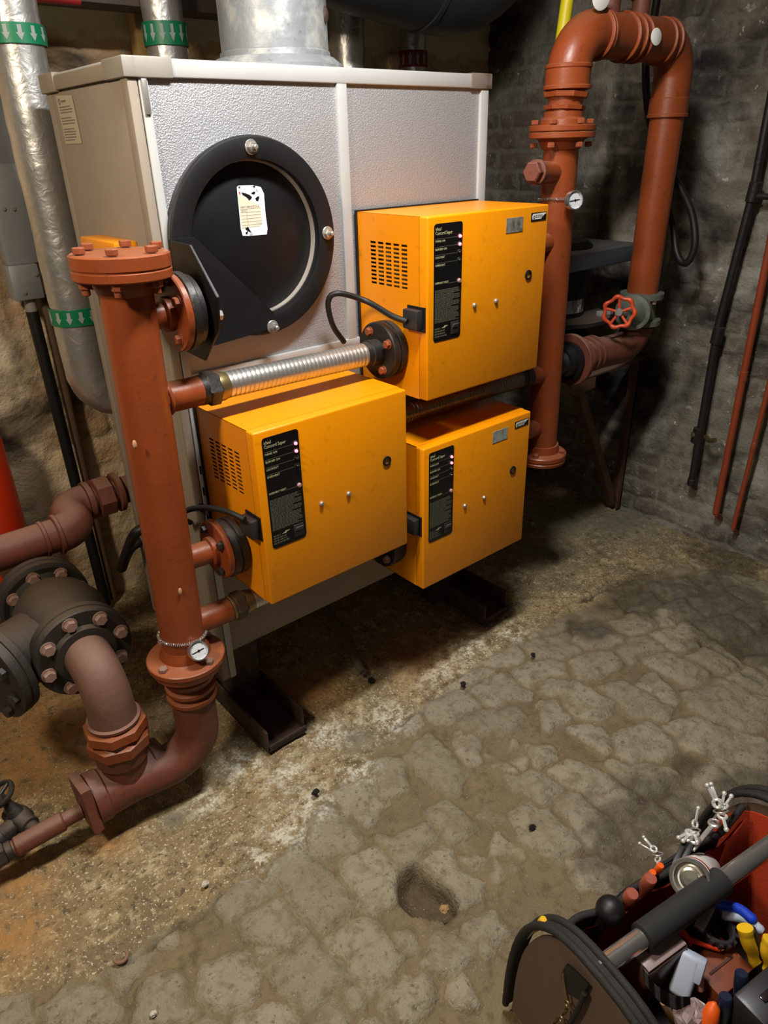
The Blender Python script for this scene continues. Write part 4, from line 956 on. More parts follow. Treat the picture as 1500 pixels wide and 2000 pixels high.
MB().lathe((PC.x-.02, PC.y, .985), (0, 0, 1), [(0, .105), (.07, .105), (.075, .112), (.085, .112), (.09, .118), (.26, .118), (.275, .10), (.275, 0)], 48).build('motor', BLKM, pump, ang=28)
MB().lathe((PC.x-.02, PC.y, 1.005), (0, 0, 1), [(0, .107), (.05, .107)], 48, cap=False).build('nameplate_band', CHROME, pump)
sl = PY(1175, 500, .02)
MB().box((1.50, .0, sl.z-.035), (1.97, .34, sl.z+.025), .006).build('terminal_box', mat('slate_grey_lid', (76, 84, 92), .5, var=.15, dust=.5, dustcol=(120, 116, 106)), pump)
for a in (1.75, 1.80): MB().box((a, .0, .986), (a+.025, .03, 1.006), .003).build('terminal_block', CAP, pump)
# wall bracket under the pump elbow
bk = thing('wall_bracket', (2.16, .085, .03), 'brown steel wall bracket with a slanting leg below the pump elbow', 'bracket')
q0 = PY(1108, 748, .06); q1 = PY(1165, 735, .06)
zt = q0.z
MB().box((q0.x, .035, zt), (2.17, .085, zt+.008), .001).box((q0.x, .035, zt-.05), (q0.x+.16, .041, zt+.004), .001).build('arm', BRKT, bk, smooth=False)
a = V((q0.x+.075, .06, zt-.02)); b = V((2.15, .075, .02)); d = (b-a).normalized(); n = d.cross(V((0, 1, 0)))
MB().quadbox((a+b)/2, d*((b-a).length/2), n*.019, V((0, .003, 0))).quadbox((a+b)/2+V((0, .016, 0))-n*.017, d*((b-a).length/2), n*.003, V((0, .016, 0))).build('slanting_leg', BRKT, bk, smooth=False)
MB().box((2.135, .055, .005), (2.168, .061, zt)).box((2.162, .055, .005), (2.168, .10, zt)).build('upright', BRKT, bk, smooth=False)

#=WALL PIPES ON THE RIGHT
WX = 2.12
bp_ = thing('black_wall_pipe', PX(1350, 960, WX), 'black iron pipe with fittings running down the right brick wall', 'pipe')
P_ = [PX(1520, 120, WX), PX(1470, 380, WX), PX(1402, 640, WX), PX(1352, 935, WX)]
lowz = P_[-1].z
MB().tube(P_, .0150, 20).build('pipe', IRON, bp_)
for i, (u, v) in enumerate(((1472, 375), (1401, 655), (1362, 850))):
    p = PX(u, v, WX); d = (P_[1]-P_[2]).normalized(); MB().lathe(p-d*.035, d, [(0, .016), (.004, .0215), (.066, .0215), (.07, .016)], 20).build('coupling', IRON, bp_)
p = PX(1468, 383, WX); MB().tube([p, p+V((-.0, -.10, 0))], .011, 14).build('side_stub', IRON, bp_)
p = PX(1378, 853, WX); q = MB(); q.tube([p, p+V((-.03, -.03, .0)), p+V((-.04, -.06, .012))], .010, 10); q.tube([p+V((.0, .03, 0)), p+V((-.02, .05, 0))], .012, 10); q.build('drain_tap', BRASS, bp_)
p = P_[-1]; MB().cyl(p, p+V((0, 0, -.03)), .018).build('end_cap', IRON, bp_)
for pts, r, lab in (((((1530, 350)), (1492, 535), (1398, 1002)), .0135, 'rust-red copper pipe on the right wall, nearer the black pipe'), (((1560, 500), (1500, 760), (1432, 1032)), .0095, 'thinner rust-red copper pipe on the right wall, at the edge of the frame')):
    t = thing('copper_pipe', PX(*pts[-1], WX), lab, 'pipe', 'rust-red pipes on the right wall')
    q = [PX(u, v, WX) for u, v in pts]; MB().tube(q, r, 18).build('pipe', COPR, t)
    p = PX(pts[1][0]*.55+pts[2][0]*.45, pts[1][1]*.55+pts[2][1]*.45, WX); d = (q[1]-q[2]).normalized(); MB().lathe(p, d, [(0, r), (.002, r*1.12), (.04, r*1.12), (.042, r)], 18).build('coupling', COPR, t)
    e = q[-1]; MB().tube([e, e+(e-q[1]).normalized()*.01+V((.05, 0, -.03))], r, 14).build('elbow', COPR, t)
cb = cable([PX(1290, -60, 1.92), PX(1280, 20, 1.90), PX(1262, 110, 1.86), PX(1268, 230, 1.86), PX(1300, 320, 1.9), PX(1330, 370, 1.93), PX(1352, 420, 1.95), PX(1357, 480, 1.95), PX(1340, 514, 1.95), PX(1322, 495, 1.96), PX(1312, 430, 1.98), PX(1290, 380, 2.0), PX(1262, 420, 2.02)], .013, RUBBER, 'black_cable')
tag(cb, 'thick black cable hanging in a loop behind the red riser', 'cable')
t = MB().tube([PY(1112, -60, .14), PY(1108, 0, .14), PY(1098, 70, .14), V((PY(1098, 70, .14).x-.005, .14, 1.3))], .0205, 20).build('gas_pipe', YPIPE)
tag(t, 'bright yellow gas pipe coming down behind the left bend of the red loop', 'pipe')

#=OVERHEAD: FLUE, DUCT, FOIL PIPES, BEAM
fl_ = thing('flue_pipe', (.498, .22, BH+.03), 'wide pale galvanised flue pipe rising from the boiler top', 'flue')
FR = .1345
MB().lathe((.498, .22, BH+.026), (0, 0, 1), [(0, FR+.006), (.018, FR+.004), (.02, FR), (.135, FR), (.137, FR+.005), (.150, FR+.005), (.152, FR-.002), (.155, FR-.002)], 64, cap=False).build('lower_section', GALV, fl_, ang=28)
MB().lathe((.498, .22, BH+.178), (0, 0, 1), [(0, FR-.004), (.004, FR+.001), (.40, FR+.001), (.42, FR+.004), (.69, FR+.004)], 64, cap=False).build('upper_section', GALV, fl_, ang=28)
q = V((.498+FR*.6, .22-FR*.8, BH+.12)); MB().sphere(q, .012, (1, .5, 1.5), 10, 8).build('rust_scab', RUSTY, fl_)
q = V((.498-FR*.72, .22-FR*.70, BH+.20)); MB().quadbox(q+V((0, 0, .08)), (.004, -.004, 0), (.001, .001, 0), (0, 0, .09)).build('seam', GALV, fl_)
def foil(x, y, r, z0, z1, label, elbow=None, lean=(0, 0)):
    t = thing('foil_pipe', (x, y, z0), label, 'pipe', 'foil-wrapped pipes behind the boiler')
    top = V((x-lean[0], y, z1))
    pth = [top, V((x, y, z0))]
    if elbow: pth = [top, V((x, y, z0)), V((x+elbow, y, z0-.06))]
    if elbow: pth = arc_path(pth, .10, 10)
    n = []; rs = []
    for i in range(len(pth)-1):
        k = max(1, int((pth[i+1]-pth[i]).length/.03))
        for j in range(k): n.append(pth[i].lerp(pth[i+1], j/k)); rs.append(r*(1+.025*random.uniform(-1, 1)))
    n.append(pth[-1]); rs.append(r)
    MB().tube(n, rs, 36).build('foil_jacket', FOIL, t, ang=60)
    return t
def band(t, x, y, r, z, hgt, m, down, n=14):
    MB().lathe((x, y, z), (0, 0, 1), [(0, r+.001), (.001, r+.004), (hgt-.001, r+.004), (hgt, r+.001)], 48, cap=False).build('arrow_band', m, t)
    a = MB(); R = r+.0055; s = -1 if down else 1; zc = z+hgt/2; L = hgt*.36
    for k in range(n):
        th = 2*PI*k/n+.1; w = .30*2*PI/n
        def P(da, dz): return V((x+R*math.cos(th+da), y+R*math.sin(th+da), zc+dz))
        a.bm.faces.new([a.bm.verts.new(P(*q)) for q in ((-w*.5, -s*L), (w*.5, -s*L), (w*.5, 0), (w, 0), (0, s*L), (-w, 0), (-w*.5, 0))])
    bmesh.ops.solidify(a.bm, geom=a.bm.faces[:], thickness=.0006)
    a.build('arrows', mat('pale_arrows', (206, 214, 210), .5), t, smooth=False)
fx = .008
t = foil(fx, .66, .067, .92, 2.6, 'thick foil-wrapped pipe left of the boiler, with two green arrow bands', .4)
for v0, v1 in ((86, 44), (640, 606)):
    z1 = PX(45 if v0 < 100 else 130, v1+2, fx-.05).z if False else PY(48 if v0 < 100 else 137, v1, .60).z
    z0 = PY(48 if v0 < 100 else 137, v0, .60).z; band(t, fx, .66, .069, z0, z1-z0, GREEN, True)
x = PY(322, 62, .75).x; t = foil(x, .75, .058, 1.0, 2.6, 'foil-wrapped pipe with a green arrow band standing behind the left of the boiler top')
z0 = PY(325, 88, .70).z; z1 = PY(325, 40, .70).z; band(t, x, .75, .060, z0, z1-z0, GREEN, True)
x = PY(683, 90, .93).x; t = foil(x, .945, .066, 1.0, 2.6, 'plain dull foil-wrapped pipe just right of the flue')
x = PY(810, 70, .93).x; t = foil(x, .94, .052, 1.0, 2.6, 'thin foil-wrapped pipe with a dark red arrow band behind the boiler')
z0 = PY(810, 130, .90).z; z1 = PY(810, 97, .90).z; band(t, x, .94, .054, z0, z1-z0, DRED, False, 12)
dt = thing('ventilation_duct', (1.2, .55, 2.0), 'large dark grey round duct crossing above the boiler top', 'duct')
dpath = arc_path([V((.68, .674, 2.223)), V((1.70, .58, 2.09)), V((1.80, .55, 2.75))], .28, 14)
MB().tube(dpath, .185, 48).build('duct', DUCT, dt)
dv = V((1.30, -.12, -.17)).normalized(); dc = V((.68, .674, 2.223))+dv*.70
MB().lathe(dc, dv, [(0, .186), (.002, .191), (.018, .191), (.02, .186)], 48).build('seam_ring', DUCT, dt)
t = MB().box((-1.0, .78, PY(240, 13, .80).z), (.78, .90, PY(240, 13, .80).z+.14), .004).build('overhead_beam', BEAM); tag(t, 'brown overhead beam along the top left of the frame', 'beam')
pz = PY(105, 4, .74)
t = MB().tube([V((-.6, .74, pz.z+.012)), V((.22, .74, pz.z+.012))], .016, 14).build('red_conduit', mat('dark_red_conduit', (150, 34, 34), .5), None); tag(t, 'short red conduit under the beam at the very top left', 'pipe')
p0 = PY(275, 60, .93); t = MB().box((p0.x-.015, .93, .9), (p0.x+.013, .985, 2.55), .002).build('timber_post', WOOD); tag(t, 'narrow pale timber post on the back wall between two foil pipes', 'post')

#=LEFT BACK WALL: TRUNKING, CONDUIT
tr = thing('steel_trunking', (-.04, .95, 1.19), 'grey steel trunking box with screws on the back wall at the left edge', 'trunking')
za = PY(30, 320, .92).z; zb_ = PY(50, 515, .92).z; zc_ = PY(60, 583, .92).z
xa = PY(25, 320, .92).x
MB().box((xa-.09, .92, za), (xa+.012, .975, 2.5), .003).box((xa-.085, .915, zb_), (xa+.018, .975, za+.002), .003).build('trunk', TRUNK, tr)
x1 = PY(86, 575, .90).x; x0 = PY(28, 575, .90).x
MB().box((x0, .895, zc_), (x1, .975, zb_), .004).build('junction_box', TRUNK, tr)
for u, v in ((7, 408), (26, 408), (70, 536), (48, 572)):
    p = PY(u, v, .915 if v < 500 else .895); bolt(p, (0, -1, 0), .006, .005, STEEL, tr, name='screw', washer=False)
xc = PY(63, 610, .93).x
t = thing('black_conduit', (xc, .93, .02), 'black conduit dropping from the grey trunking down the back wall', 'conduit')
MB().tube([V((xc, .93, zc_+.01)), V((xc, .93, zc_-.05))], .018, 18).build('gland', CAP, t); MB().tube([V((xc, .93, zc_-.04)), V((xc+.01, .93, .01))], .019, 18).build('tube', RUBBER, t)
xc2 = PY(92, 610, .95).x
t = MB().tube([V((xc2, .955, zc_-.0)), V((xc2, .955, .01))], .014, 14).build('thin_conduit', mat('brown_conduit', (96, 74, 54), .6, var=.3)); tag(t, 'thin brown conduit beside the black one on the back wall', 'conduit')
t = thing('red_cylinder', (-.30, .84, 0), 'bright red cylinder at the left edge behind the dusty red pipe', 'cylinder')
q = PY(34, 950, .80); RC = .11; cx_ = q.x-RC
ztop = PY(8, 800, .80).z
MB().lathe((cx_, .84, .005), (0, 0, 1), [(0, RC-.01), (.01, RC), (ztop-.10, RC), (ztop-.05, RC*.9), (ztop-.015, RC*.6), (ztop, RC*.25), (ztop+.02, .03)], 44).build('shell', BRIGHTRED, t, ang=60)
MB().lathe((cx_, .84, ztop+.02), (0, 0, 1), [(0, .03), (.03, .03), (.035, .02), (.05, .02)], 20).build('neck', BRASS, t)
hs = cable([PX(283, 1030, -.02), PX(262, 1045, -.05), PX(247, 1080, -.06), PX(238, 1110, -.05), V((-.03, .47, .47)), V((.10, .53, .44))], .016, RUBBER, 'black_hose'); tag(hs, 'black rubber hose curving off the lower left flank of the boiler', 'hose')
dp = thing('drain_tube', (.35, 0, .02), 'short grey drain tube poking out from under the boiler above the floor', 'tube')
e = PZ(709, 1313, .022); s_ = PZ(655, 1215, .055); s2 = e+(s_-e)*1.8
MB().lathe(e, s2-e, [(.004, .0), (.004, .010), (0, .010), (0, .0135), ((s2-e).length, .0135)], 20).build('tube', mat('grey_drain_tube', (112, 102, 88), .5, var=.2), dp)

#=DEBRIS
def lump(u, v, s, m, name, label, cat='stone', sd=0):
    r = random.Random(sd); p = PZ(u, v, .0); b = MB(); b.sphere((p.x, p.y, s*.35), s, (1, .8, .6), 8, 6)
    for q in b.bm.verts: q.co += V((r.uniform(-1, 1), r.uniform(-1, 1), r.uniform(-1, 1)))*s*.18
    o = b.build(name, m, None, smooth=False); tag(o, label, cat); return o
lump(401, 1728, .010, STONE, 'stone_chip', 'square white stone chip on the floor in front of the red tee', sd=1)
lump(617, 1549, .012, COAL, 'coal_lump', 'black lump on the white-crusted floor edge below the left skid', 'lump', sd=2)
lump(1039, 1617, .010, COAL, 'coal_lump', 'small black lump on the cobbles left of the tool bag', 'lump', sd=3)
lump(724, 1330, .012, COAL, 'coal_lump', 'black lump just in front of the grey drain tube', 'lump', sd=4)
lump(905, 1338, .011, COAL, 'coal_lump', 'black lump on the pale floor below the lower right burner', 'lump', sd=5)
lump(1041, 1280, .009, COAL, 'coal_lump', 'black lump on the floor to the right of the right skid', 'lump', sd=6)
lump(868, 1778, .013, mat('tan_rubble', (164, 132, 88), .9), 'rubble_piece', 'tan rubble piece on the lip of the hole in the cobbles', sd=7)
lump(300, 1981, .008, STONE, 'stone_chip', 'round pale chip at the bottom edge of the photo, on the cobbles', sd=8)
lump(1040, 1024, .010, STONE, 'stone_chip', 'pale chip on the dim floor right of the lowest burner', sd=10)
p = PZ(236, 1868, .006); t = MB().torus((p.x, p.y, .006), (0, 0, 1), .014, .004, 20, 8, -1.8, 2.3).build('bent_ring', mat('rusty_ring', (140, 108, 82), .8)); tag(t, 'bent rusty hook lying on the floor at lower left', 'hook')

#=TOOL BAG
BO = V((-.0036, -1.2815, 0)); BA = V((.984, -.179, 0)); BWd = V((.179, .984, 0))
def bg(s, w, z): return BO+BA*s+BWd*w+V((0, 0, z))
BL = .52
def PB(u, v, z): return PZ(u, v, 1.6-(1.6-z)*.908)
bag = thing('tool_bag', bg(BL/2, 0, 0), 'open brown and black tool bag with a padded chrome handle on the cobbles', 'bag')
def arch(s, sc=1.0, hh=.405, n=30, half=.206, lean=0):
    out = []
    for i in range(n+1):
        a = PI*i/n; c, d = math.cos(a), max(0, math.sin(a))
        w = half*sc*(abs(c)**.70)*(1 if c >= 0 else -1); z = hh*(d**.70)*sc
        out.append(bg(s+lean*z, w, max(z, .006)))
    return out
def endpanel(s, th, lean, hh, ins=1):
    A = arch(s, .93, hh, lean=lean)
    MB().plate(A, BA*th, .001).build('end_panel', BROWNF, bag)
    A2 = arch(s, 1.0, hh, lean=lean)
    c = MB()
    for off, r in ((-.004, .0075), (.022, .0075)): c.tube([p+BA*off for p in A2], r, 8)
    n = len(A2); b = bmesh.new()
    rows = [[b.verts.new(p+BA*o) for p in A2] for o in (-.004, .009, .022)]
    rows.append([b.verts.new(bg(s+lean*0, 0, 0)*0+p+BA*.022+(bg(s, 0, .15)-p)*.03) for p in A2]); rows.append([b.verts.new(p-BA*.004+(bg(s, 0, .15)-p)*.03) for p in A2])
    for k in range(4):
        for i in range(n-1): b.faces.new((rows[k][i], rows[k][i+1], rows[k+1][i+1], rows[k+1][i]))
    for i in range(n-1): b.faces.new((rows[4][i], rows[4][i+1], rows[0][i+1], rows[0][i]))
    c.merge(b); c.build('trim', BLKF, bag, ang=50)
    MB().plate([p+BA*(th+.002 if ins > 0 else -.006) for p in arch(s, .9, hh, lean=lean)], BA*.003).build('lining', REDF, bag)
endpanel(0, .012, -.0, .405); endpanel(BL, .012, .03, .425, -1)
# far and near side walls, base
for sg, nm in ((1, 'far'), (-1, 'near')):
    b = bmesh.new(); rows = []
    for i in range(13):
        s = .02+(BL-.03)*i/12; sag = .03*math.sin(PI*i/12); prof = [(.138, .01), (.137, .14), (.130, .27), (.118, .345-sag*.5), (.104, .372-sag-(.05 if sg < 0 else 0))]
        rows.append([b.verts.new(bg(s, sg*(w+.006*math.sin(i*1.7)), z)) for w, z in prof])
    for i in range(12):
        for k in range(4): b.faces.new((rows[i][k], rows[i+1][k], rows[i+1][k+1], rows[i][k+1]))
    top = [r[-1].co.copy() for r in rows]
    bmesh.ops.solidify(b, geom=b.faces[:], thickness=.007)
    m = MB(); m.merge(b); m.build('side_wall', BLKF, bag, ang=60)
    b = bmesh.new(); rows2 = []
    for i in range(13):
        s = .025+(BL-.04)*i/12; sag = .03*math.sin(PI*i/12)
        rows2.append([b.verts.new(bg(s, sg*(w-.012+.006*math.sin(i*1.7)), z)) for w, z in [(.132, .02), (.131, .14), (.124, .27), (.110, .335-sag*.5), (.098, .362-sag-(.05 if sg < 0 else 0))]])
    for i in range(12):
        for k in range(4): b.faces.new((rows2[i][k], rows2[i+1][k], rows2[i+1][k+1], rows2[i][k+1]))
    bmesh.ops.solidify(b, geom=b.faces[:], thickness=.002)
    m = MB(); m.merge(b); m.build('lining', REDF if sg > 0 else BLKF, bag, ang=60)
    MB().tube(spline(top, 4), .007, 10).build('rim', BLKF, bag)
MB().quadbox(bg(BL/2, 0, .012), BA*(BL/2), BWd*.135, V((0, 0, .010)), .004).build('base', BLKF, bag)
h0 = PZ(1180, 1885, .388); _h = PZ(1500, 1655, .40); h1 = h0+(_h-h0)*((BL-.004-(h0-BO).dot(BA))/(_h-h0).dot(BA)); h0 = h0+(_h-h0)*((.012-(h0-BO).dot(BA))/(_h-h0).dot(BA))
hd_ = (h1-h0).normalized(); hl = (h1-h0).length
MB().tube([h0, h1], .0170, 28).build('handle_bar', CHROME, bag)
def along(u, v):       # where the bar passes a sight line
    d = _ray(u, v).normalized(); k = d.dot(hd_); w0 = h0-CV
    return (k*d.dot(w0)-hd_.dot(w0))/(1-k*k)
ga, gb = along(1252, 1832), along(1412, 1722)
MB().lathe(h0+hd_*ga, hd_, [(0, .0185), (.002, .0245), (gb-ga-.002, .0245), (gb-ga, .0185)], 28).build('grip', FOAM, bag)
# pouch pockets on the outside, webbing loop and chain on the end panel
for s0, s1, hh in ((.04, .16, .25), (.17, .31, .27), (.32, .49, .28)):
    b = MB(); b.plate([bg(s0, .160, .01), bg(s1, .160, .01), bg(s1, .148, hh), bg((s0+s1)/2, .152, hh-.012), bg(s0, .148, hh)], BWd*-.010, .003); b.build('pocket', BLKF, bag)
pw = lambda u, v, off=-.006: (lambda d: CV+d*(((BO+BA*off)-CV).dot(BA)/d.dot(BA)))(_ray(u, v))
MB().plate([pw(1110, 1880), pw(1152, 1922), pw(1138, 1952), pw(1105, 1935), pw(1098, 1900)], BA*-.004, .001).build('webbing_loop', BLKF, bag)
tp = [pw(1100, 1902, -.011), pw(1104, 1930, -.011), pw(1109, 1955, -.012)]
MB().tube(tp, .003, 8).build('cord', BRASS, bag)
MB().tube([pw(1142, 1940, -.011), pw(1132, 1965, -.011), pw(1118, 1990, -.011), pw(1106, 2012, -.011)], .0045, 8).build('cord', BLKF, bag)
ch = thing('chain', pw(1100, 1995, -.014), 'small brass chain hanging on the end of the tool bag', 'chain')
for i, (u, v, a) in enumerate(((1108, 1960, 0), (1103, 1976, 1), (1096, 1990, 0), (1085, 1994, 1), (1100, 2006, 1))):
    c = pw(u, v, -.014); MB().torus(c, (BA if a == 0 else BWd), .0065, .0016, 18, 6).build('link', BRASS, ch)

#=TOOLS
def tool(name, loc, label, cat, group='tools in the tool bag'): return thing(name, loc, label, cat, group)
def rod(a, b, r, m, name, parent=None, seg=18, bev=.002): return MB().cyl(a, b, r, seg, bev).build(name, m, parent)
# gas canister, its domed foot facing up
c0 = PB(1347, 1717, .285); cax = (V((-.74, -.12, .66))).normalized(); 
can = tool('aerosol_can', c0, 'white and silver spray can upside down in the bag behind the foam grip', 'can')
MB().lathe(c0, -cax, [(-.004, .030), (-.004, .034), (.002, .036), (.006, .0345), (.010, .0335)], 44, cap=False).build('base_rim', CHROME, can, ang=50)
MB().lathe(c0, -cax, [(0, .031), (.006, .028), (.010, .020), (.007, .0185), (.006, .0145), (.002, .013), (.0015, 0)], 44, cap=False).build('concave_base', mat('satin_tin', (214, 208, 196), .22, metal=.9, var=.1), can, ang=35)
MB().lathe(c0-cax*.009, -cax, [(0, .0335), (.002, .0345), (.16, .0345), (.17, .030), (.18, .02)], 44).build('body', CANW, can)
MB().lathe(c0-cax*.022, -cax, [(0, .0348), (.012, .0348)], 44, cap=False).build('red_stripe', REDP, can)
# handles poking from the far outer pockets
def handle(u, v, z, m, r, L, name, label, cat, d=(.05, .25, -1), shaft=None):
    c = PB(u, v, z); d = V(d).normalized(); t = tool(name, c, label, cat)
    MB().lathe(c, d, [(0, r*.82), (r*.25, r), (L*.25, r), (L*.45, r*.78), (L*.7, r*.95), (L, r*.7)], 18).build('handle', m, t)
    if shaft: rod(c+d*(L*.95), c+d*(L+.09), shaft, STEEL, 'shaft', t)
    return t
kb = tool('ball_hammer', PB(1188, 1782, .24), 'tool with a round black knob, leftmost in the outer pockets behind the bag', 'tool')
kc = PB(1192, 1778, .255); MB().sphere(kc, .026, (1, 1, .95)).build('knob', BLKM, kb); MB().cyl(kc, kc+V((-.02, .04, -.16)), .012).build('shaft', BLKM, kb)
handle(1236, 1745, .25, WAX, .0125, .10, 'chisel', 'chisel with a worn red round-ended handle beside the black knob', 'chisel', shaft=.005)
handle(1272, 1715, .26, WAX, .0125, .10, 'chisel', 'chisel with a worn red round-ended handle next to the orange caps', 'chisel', shaft=.005)
handle(1276, 1703, .262, ORANGE, .0065, .08, 'screwdriver', 'small screwdriver with orange cap, left of the two by the spray can', 'screwdriver', shaft=.003)
handle(1291, 1690, .268, ORANGE, .0065, .08, 'screwdriver', 'small screwdriver with orange cap, right of the two by the spray can', 'screwdriver', shaft=.003)
KEYM = mat('shiny_key_metal', (232, 230, 226), .22, metal=.5, var=.05)
def keys(u, v, z, label, n=3, sc=1.0, seed=0):
    r = random.Random(seed); c = PB(u, v, z); t = tool('key_set', c, label, 'keys', 'shiny keys clipped on the bag rim')
    MB().torus(c, (.3, .5, .8), .012*sc, .0016, 22, 6).build('ring', STEEL, t)
    for k in range(n):
        a = r.uniform(0, 6.28); d = V((math.cos(a), math.sin(a)*.6, r.uniform(-.2, .5))).normalized(); p = c+d*.010*sc
        b = MB(); e = d.cross(V((r.uniform(-1, 1), r.uniform(-1, 1), 1))).normalized(); b.quadbox(p+d*.022*sc, d*.014*sc, e*.0028*sc, d.cross(e)*.0012, .0005); b.torus(p+d*.003*sc, d.cross(e), .0068*sc, .0026*sc, 18, 8); b.sphere(p+d*.036*sc, .0045*sc, (1, 1, 1), 10, 8); b.build('key', KEYM, t)
    return t
keys(1285, 1668, .25, 'small shiny key set above the orange-capped screwdrivers', 3, .8, 3)
keys(1355, 1622, .27, 'shiny key set on the rim between spray can and red lining', 4, 1.0, 11)
keys(1408, 1584, .30, 'cluster of shiny keys on the far top corner of the bag', 5, 1.1, 8)
for k, (a, b) in enumerate((((1316, 1690), (1342, 1635)), ((1334, 1680), (1356, 1640)), ((1352, 1660), (1395, 1608)))):
    p, q = PB(*a, .262), PB(*b, .272); d = (q-p)
    t = tool('spanner', (p+q)/2, ('dark spanner nearest the spray can in the far pocket', 'dark spanner in the middle of the far pocket', 'dark spanner lying along the far rim by the red lining')[k], 'spanner')
    n = d.normalized().cross(V((0, 0, 1))).normalized()
    MB().quadbox((p+q)/2, d*.5, n*.0045, V((0, 0, .0025)), .001).build('shank', STEEL if k == 2 else BLKM, t)
    MB().torus(q, (0, .2, 1), .009, .0035, 20, 8).build('ring_end', STEEL, t)
# yellow marker at the far outer corner
handle(1062, 1796, .225, YELP, .007, .07, 'screwdriver', 'small yellow-handled screwdriver peeping over the left corner of the bag', 'screwdriver', d=(.1, .35, -1), shaft=.003)
# blue pliers, yellow snips
p0, p1, p2 = PB(1395, 1765, .225), PB(1440, 1774, .225), PB(1475, 1800, .22)
t = tool('blue_pliers', p1, 'blue-handled pliers lying beside the black ring under the foam grip', 'pliers')
for o_ in (0, .016):
    q = [x+V((.0, -o_, -.012*bool(o_))) for x in (p0, p1, p2)]; MB().tube(spline(q, 8), [.006]+[.0095]*15+[.007], 14).build('handle', BLUE if o_ == 0 else LGREY, t)
MB().quadbox(p0+V((-.03, .0, -.005)), (.032, .004, 0), (0, .009, 0), (0, 0, .005), .003).build('jaw', STEEL, t)
t = tool('yellow_snips', PB(1455, 1830, .225), 'pair of yellow and black handled snips at the right edge of the bag', 'snips')
for (u, v, z), (u2, v2, z2) in (((1455, 1812, .25), (1478, 1885, .17)), ((1506, 1835, .24), (1500, 1900, .17))):
    a, b = PB(u, v, z), PB(u2, v2, z2); d = b-a; n = d.cross(V((0, 0, 1))).normalized()
    h_ = MB().tube(spline([a, a+d*.35+n*.004, a+d*.7-n*.004, b], 8), [.0135]*3+[.0125]*20+[.010]*2, 16).build('handle', YELP, t)
    MB().tube([a+d*.12+V((.006, -.004, .007)), a+d*.85+V((.006, -.004, .007))], .0085, 12).build('grip_inlay', RUBBER, h_)
# black ring spool
c = PB(1394, 1816, .19); t = tool('sink_nut', c, 'black toothed plastic ring lying inside the bag', 'ring')
d = V((.1, -.2, 1)); MB().lathe(c, d, [(0, .027), (.0, .034), (.014, .034), (.016, .032), (.016, .027), (0, .027)], 36, cap=False).build('ring', PLAST, t)
u, w, ax_ = frame(d); g = MB()
for k in range(14): e = u*math.cos(k*.449)+w*math.sin(k*.449); g.quadbox(c+e*.035+ax_*.008, e*.003, ax_.cross(e)*.0035, ax_*.007)
g.build('teeth', PLAST, t)
# red strap / cutter
t = tool('red_cutter', PB(1330, 1825, .20), 'red plastic cutter crossing below the foam grip', 'cutter')
a, b, c2 = PB(1317, 1816, .215), PB(1350, 1836, .205), PB(1405, 1856, .19); MB().tube([a, b, c2], [.0045, .005, .003], 10).build('long_arm', REDP, t)
a, b = PB(1328, 1811, .22), PB(1350, 1842, .205); MB().quadbox((a+b)/2, (b-a)*.5, V((.007, .005, 0)), V((0, 0, .004)), .002).build('short_arm', REDP, t)
# pale grey torch head
a, b = PB(1352, 1858, .23), PB(1325, 1945, .16); t = tool('grey_pipe_cutter', b, 'pale grey plastic tool standing in the middle of the bag', 'tool')
d = (a-b).normalized(); n = d.cross(V((0, 0, 1))).normalized()
MB().quadbox((a+b)/2, (a-b)*.48, n*.018, d.cross(n)*.015, .008, 3).build('body', LGREY, t)
MB().quadbox(a-d*.014-n*.022, d*.011, n*.014, d.cross(n)*.012, .005).build('head', LGREY, t)
MB().quadbox(a-d*.022+n*.012, d*.02, n*.014, d.cross(n)*.014, .004).build('side_guard', LGREY, t)
MB().quadbox(a-d*.002-n*.024, d*.003, n*.014, d.cross(n)*.010, .001).build('blade', CHROME, t)
# smoky brown case, orange-brown box, curved black strap
c = PB(1275, 1880, .19); t = tool('brown_case', c, 'smoky brown plastic case under the left end of the chrome handle', 'case')
MB().quadbox(c, BA*.050, BWd*.028, V((0, 0, .045)), .006).build('shell', BROWNP, t); MB().quadbox(c+V((0, 0, .047)), BA*.046, BWd*.024, V((0, 0, .002)), .001).build('lid', SMOKE, t)
c = PB(1400, 1912, .13); t = tool('rust_box', c, 'rust-brown box deep in the bag beside the grey tool', 'box')
MB().quadbox(c, BA*.045, BWd*.035, V((0, 0, .04)), .003).build('shell', mat('rust_brown_card', (120, 56, 26), .6, var=.25), t); MB().quadbox(c+V((0, 0, .041)), BA*.03, BWd*.002, V((0, 0, .001))).build('flap_edge', BROWNP, t)
pts = [PB(1250, 1893, .235), PB(1262, 1915, .235), PB(1285, 1940, .23), PB(1315, 1955, .225), PB(1345, 1958, .22)]
q = spline(pts, 8); b = bmesh.new(); L1_ = [b.verts.new(p+V((0, 0, .016))) for p in q]; L2_ = [b.verts.new(p+V((.004, -.006, -.022))) for p in q]
for i in range(len(q)-1): b.faces.new((L1_[i], L1_[i+1], L2_[i+1], L2_[i]))
bmesh.ops.solidify(b, geom=b.faces[:], thickness=.005); m = MB(); m.merge(b); t = m.build('curved_strap', BLKF, None, ang=60); tag(t, 'curved black strap looping through the middle of the bag', 'strap')
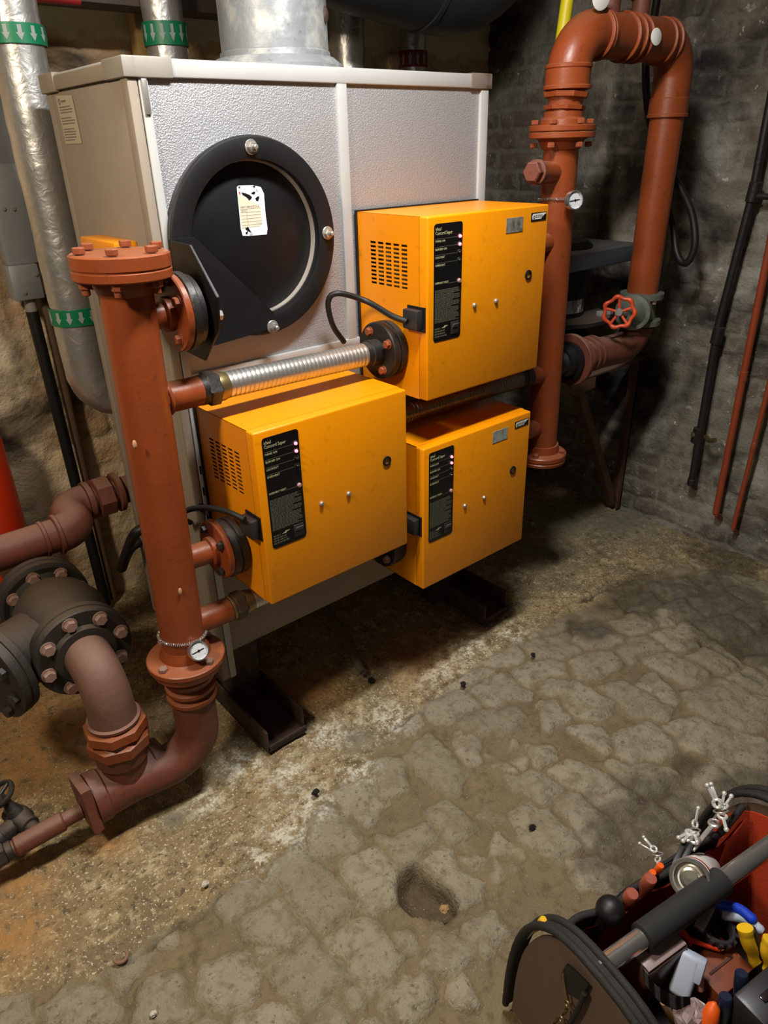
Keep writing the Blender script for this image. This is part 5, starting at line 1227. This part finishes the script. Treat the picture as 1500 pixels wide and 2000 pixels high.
a, b = PB(1295, 1955, .20), PB(1315, 1995, .15); t = rod(a, b, .006, TAN, 'pencil'); tag(t, 'tan wooden pencil beside the curved black strap', 'pencil')
a, b = PB(1282, 1836, .215), PB(1303, 1868, .19); t = rod(a, b, .0045, WAX, 'carpenter_pencil'); tag(t, 'thin pinkish-red stick beside the brown case', 'stick')
# orange wedge, cloudy bag, navy screwdrivers, dark pouch
a, b = PB(1396, 1958, .235), PB(1378, 2020, .18); d = b-a; n = d.cross(V((0, 0, 1))).normalized()
t = tool('orange_knife', a, 'orange-handled knife standing upright at the bottom edge of the photo', 'knife')
MB().tube([a, a+d*.12, a+d*.4, b], [.003, .010, .0135, .0135], 16).build('handle', ORANGE, t); rod(b, b+d.normalized()*.06, .004, STEEL, 'blade', t)
c = PB(1350, 1985, .19); b_ = MB(); b_.sphere(c, .030, (1, .8, .8), 14, 10)
r = random.Random(4)
for q in b_.bm.verts: q.co += V((r.uniform(-1, 1), r.uniform(-1, 1), r.uniform(-1, 1)))*.004
t = b_.build('plastic_bag', SMOKE, None, smooth=False); tag(t, 'crumpled cloudy plastic bag at the bottom edge, left of the orange knife', 'bag')
handle(1449, 1900, .25, NAVY, .0105, .12, 'screwdriver', 'navy-blue screwdriver standing further back below the yellow snips', 'screwdriver', d=(-.1, -.15, -1), shaft=.004)
handle(1418, 1945, .24, NAVY, .0105, .12, 'screwdriver', 'navy-blue screwdriver standing nearer, beside the orange knife', 'screwdriver', d=(-.1, -.15, -1), shaft=.004)
c = PB(1490, 1975, .20); t = tool('black_meter', c, 'black meter case in the bottom right corner of the photo', 'meter')
MB().quadbox(c, BA*.05, BWd*.030, V((0, 0, .05)), .008).build('shell', PLAST, t); MB().quadbox(c+V((0, 0, .051)), BA*.02, BWd*.006, V((0, 0, .002)), .001).build('strap_bar', LEDOFF, t)
c = PB(1368, 1935, .17); t = rod(c, c+V((.006, .01, .03)), .006, mat('pinkish_clip', (186, 130, 112), .4), 'clip'); tag(t, 'small pinkish clip between the grey tool and the navy screwdrivers', 'clip')
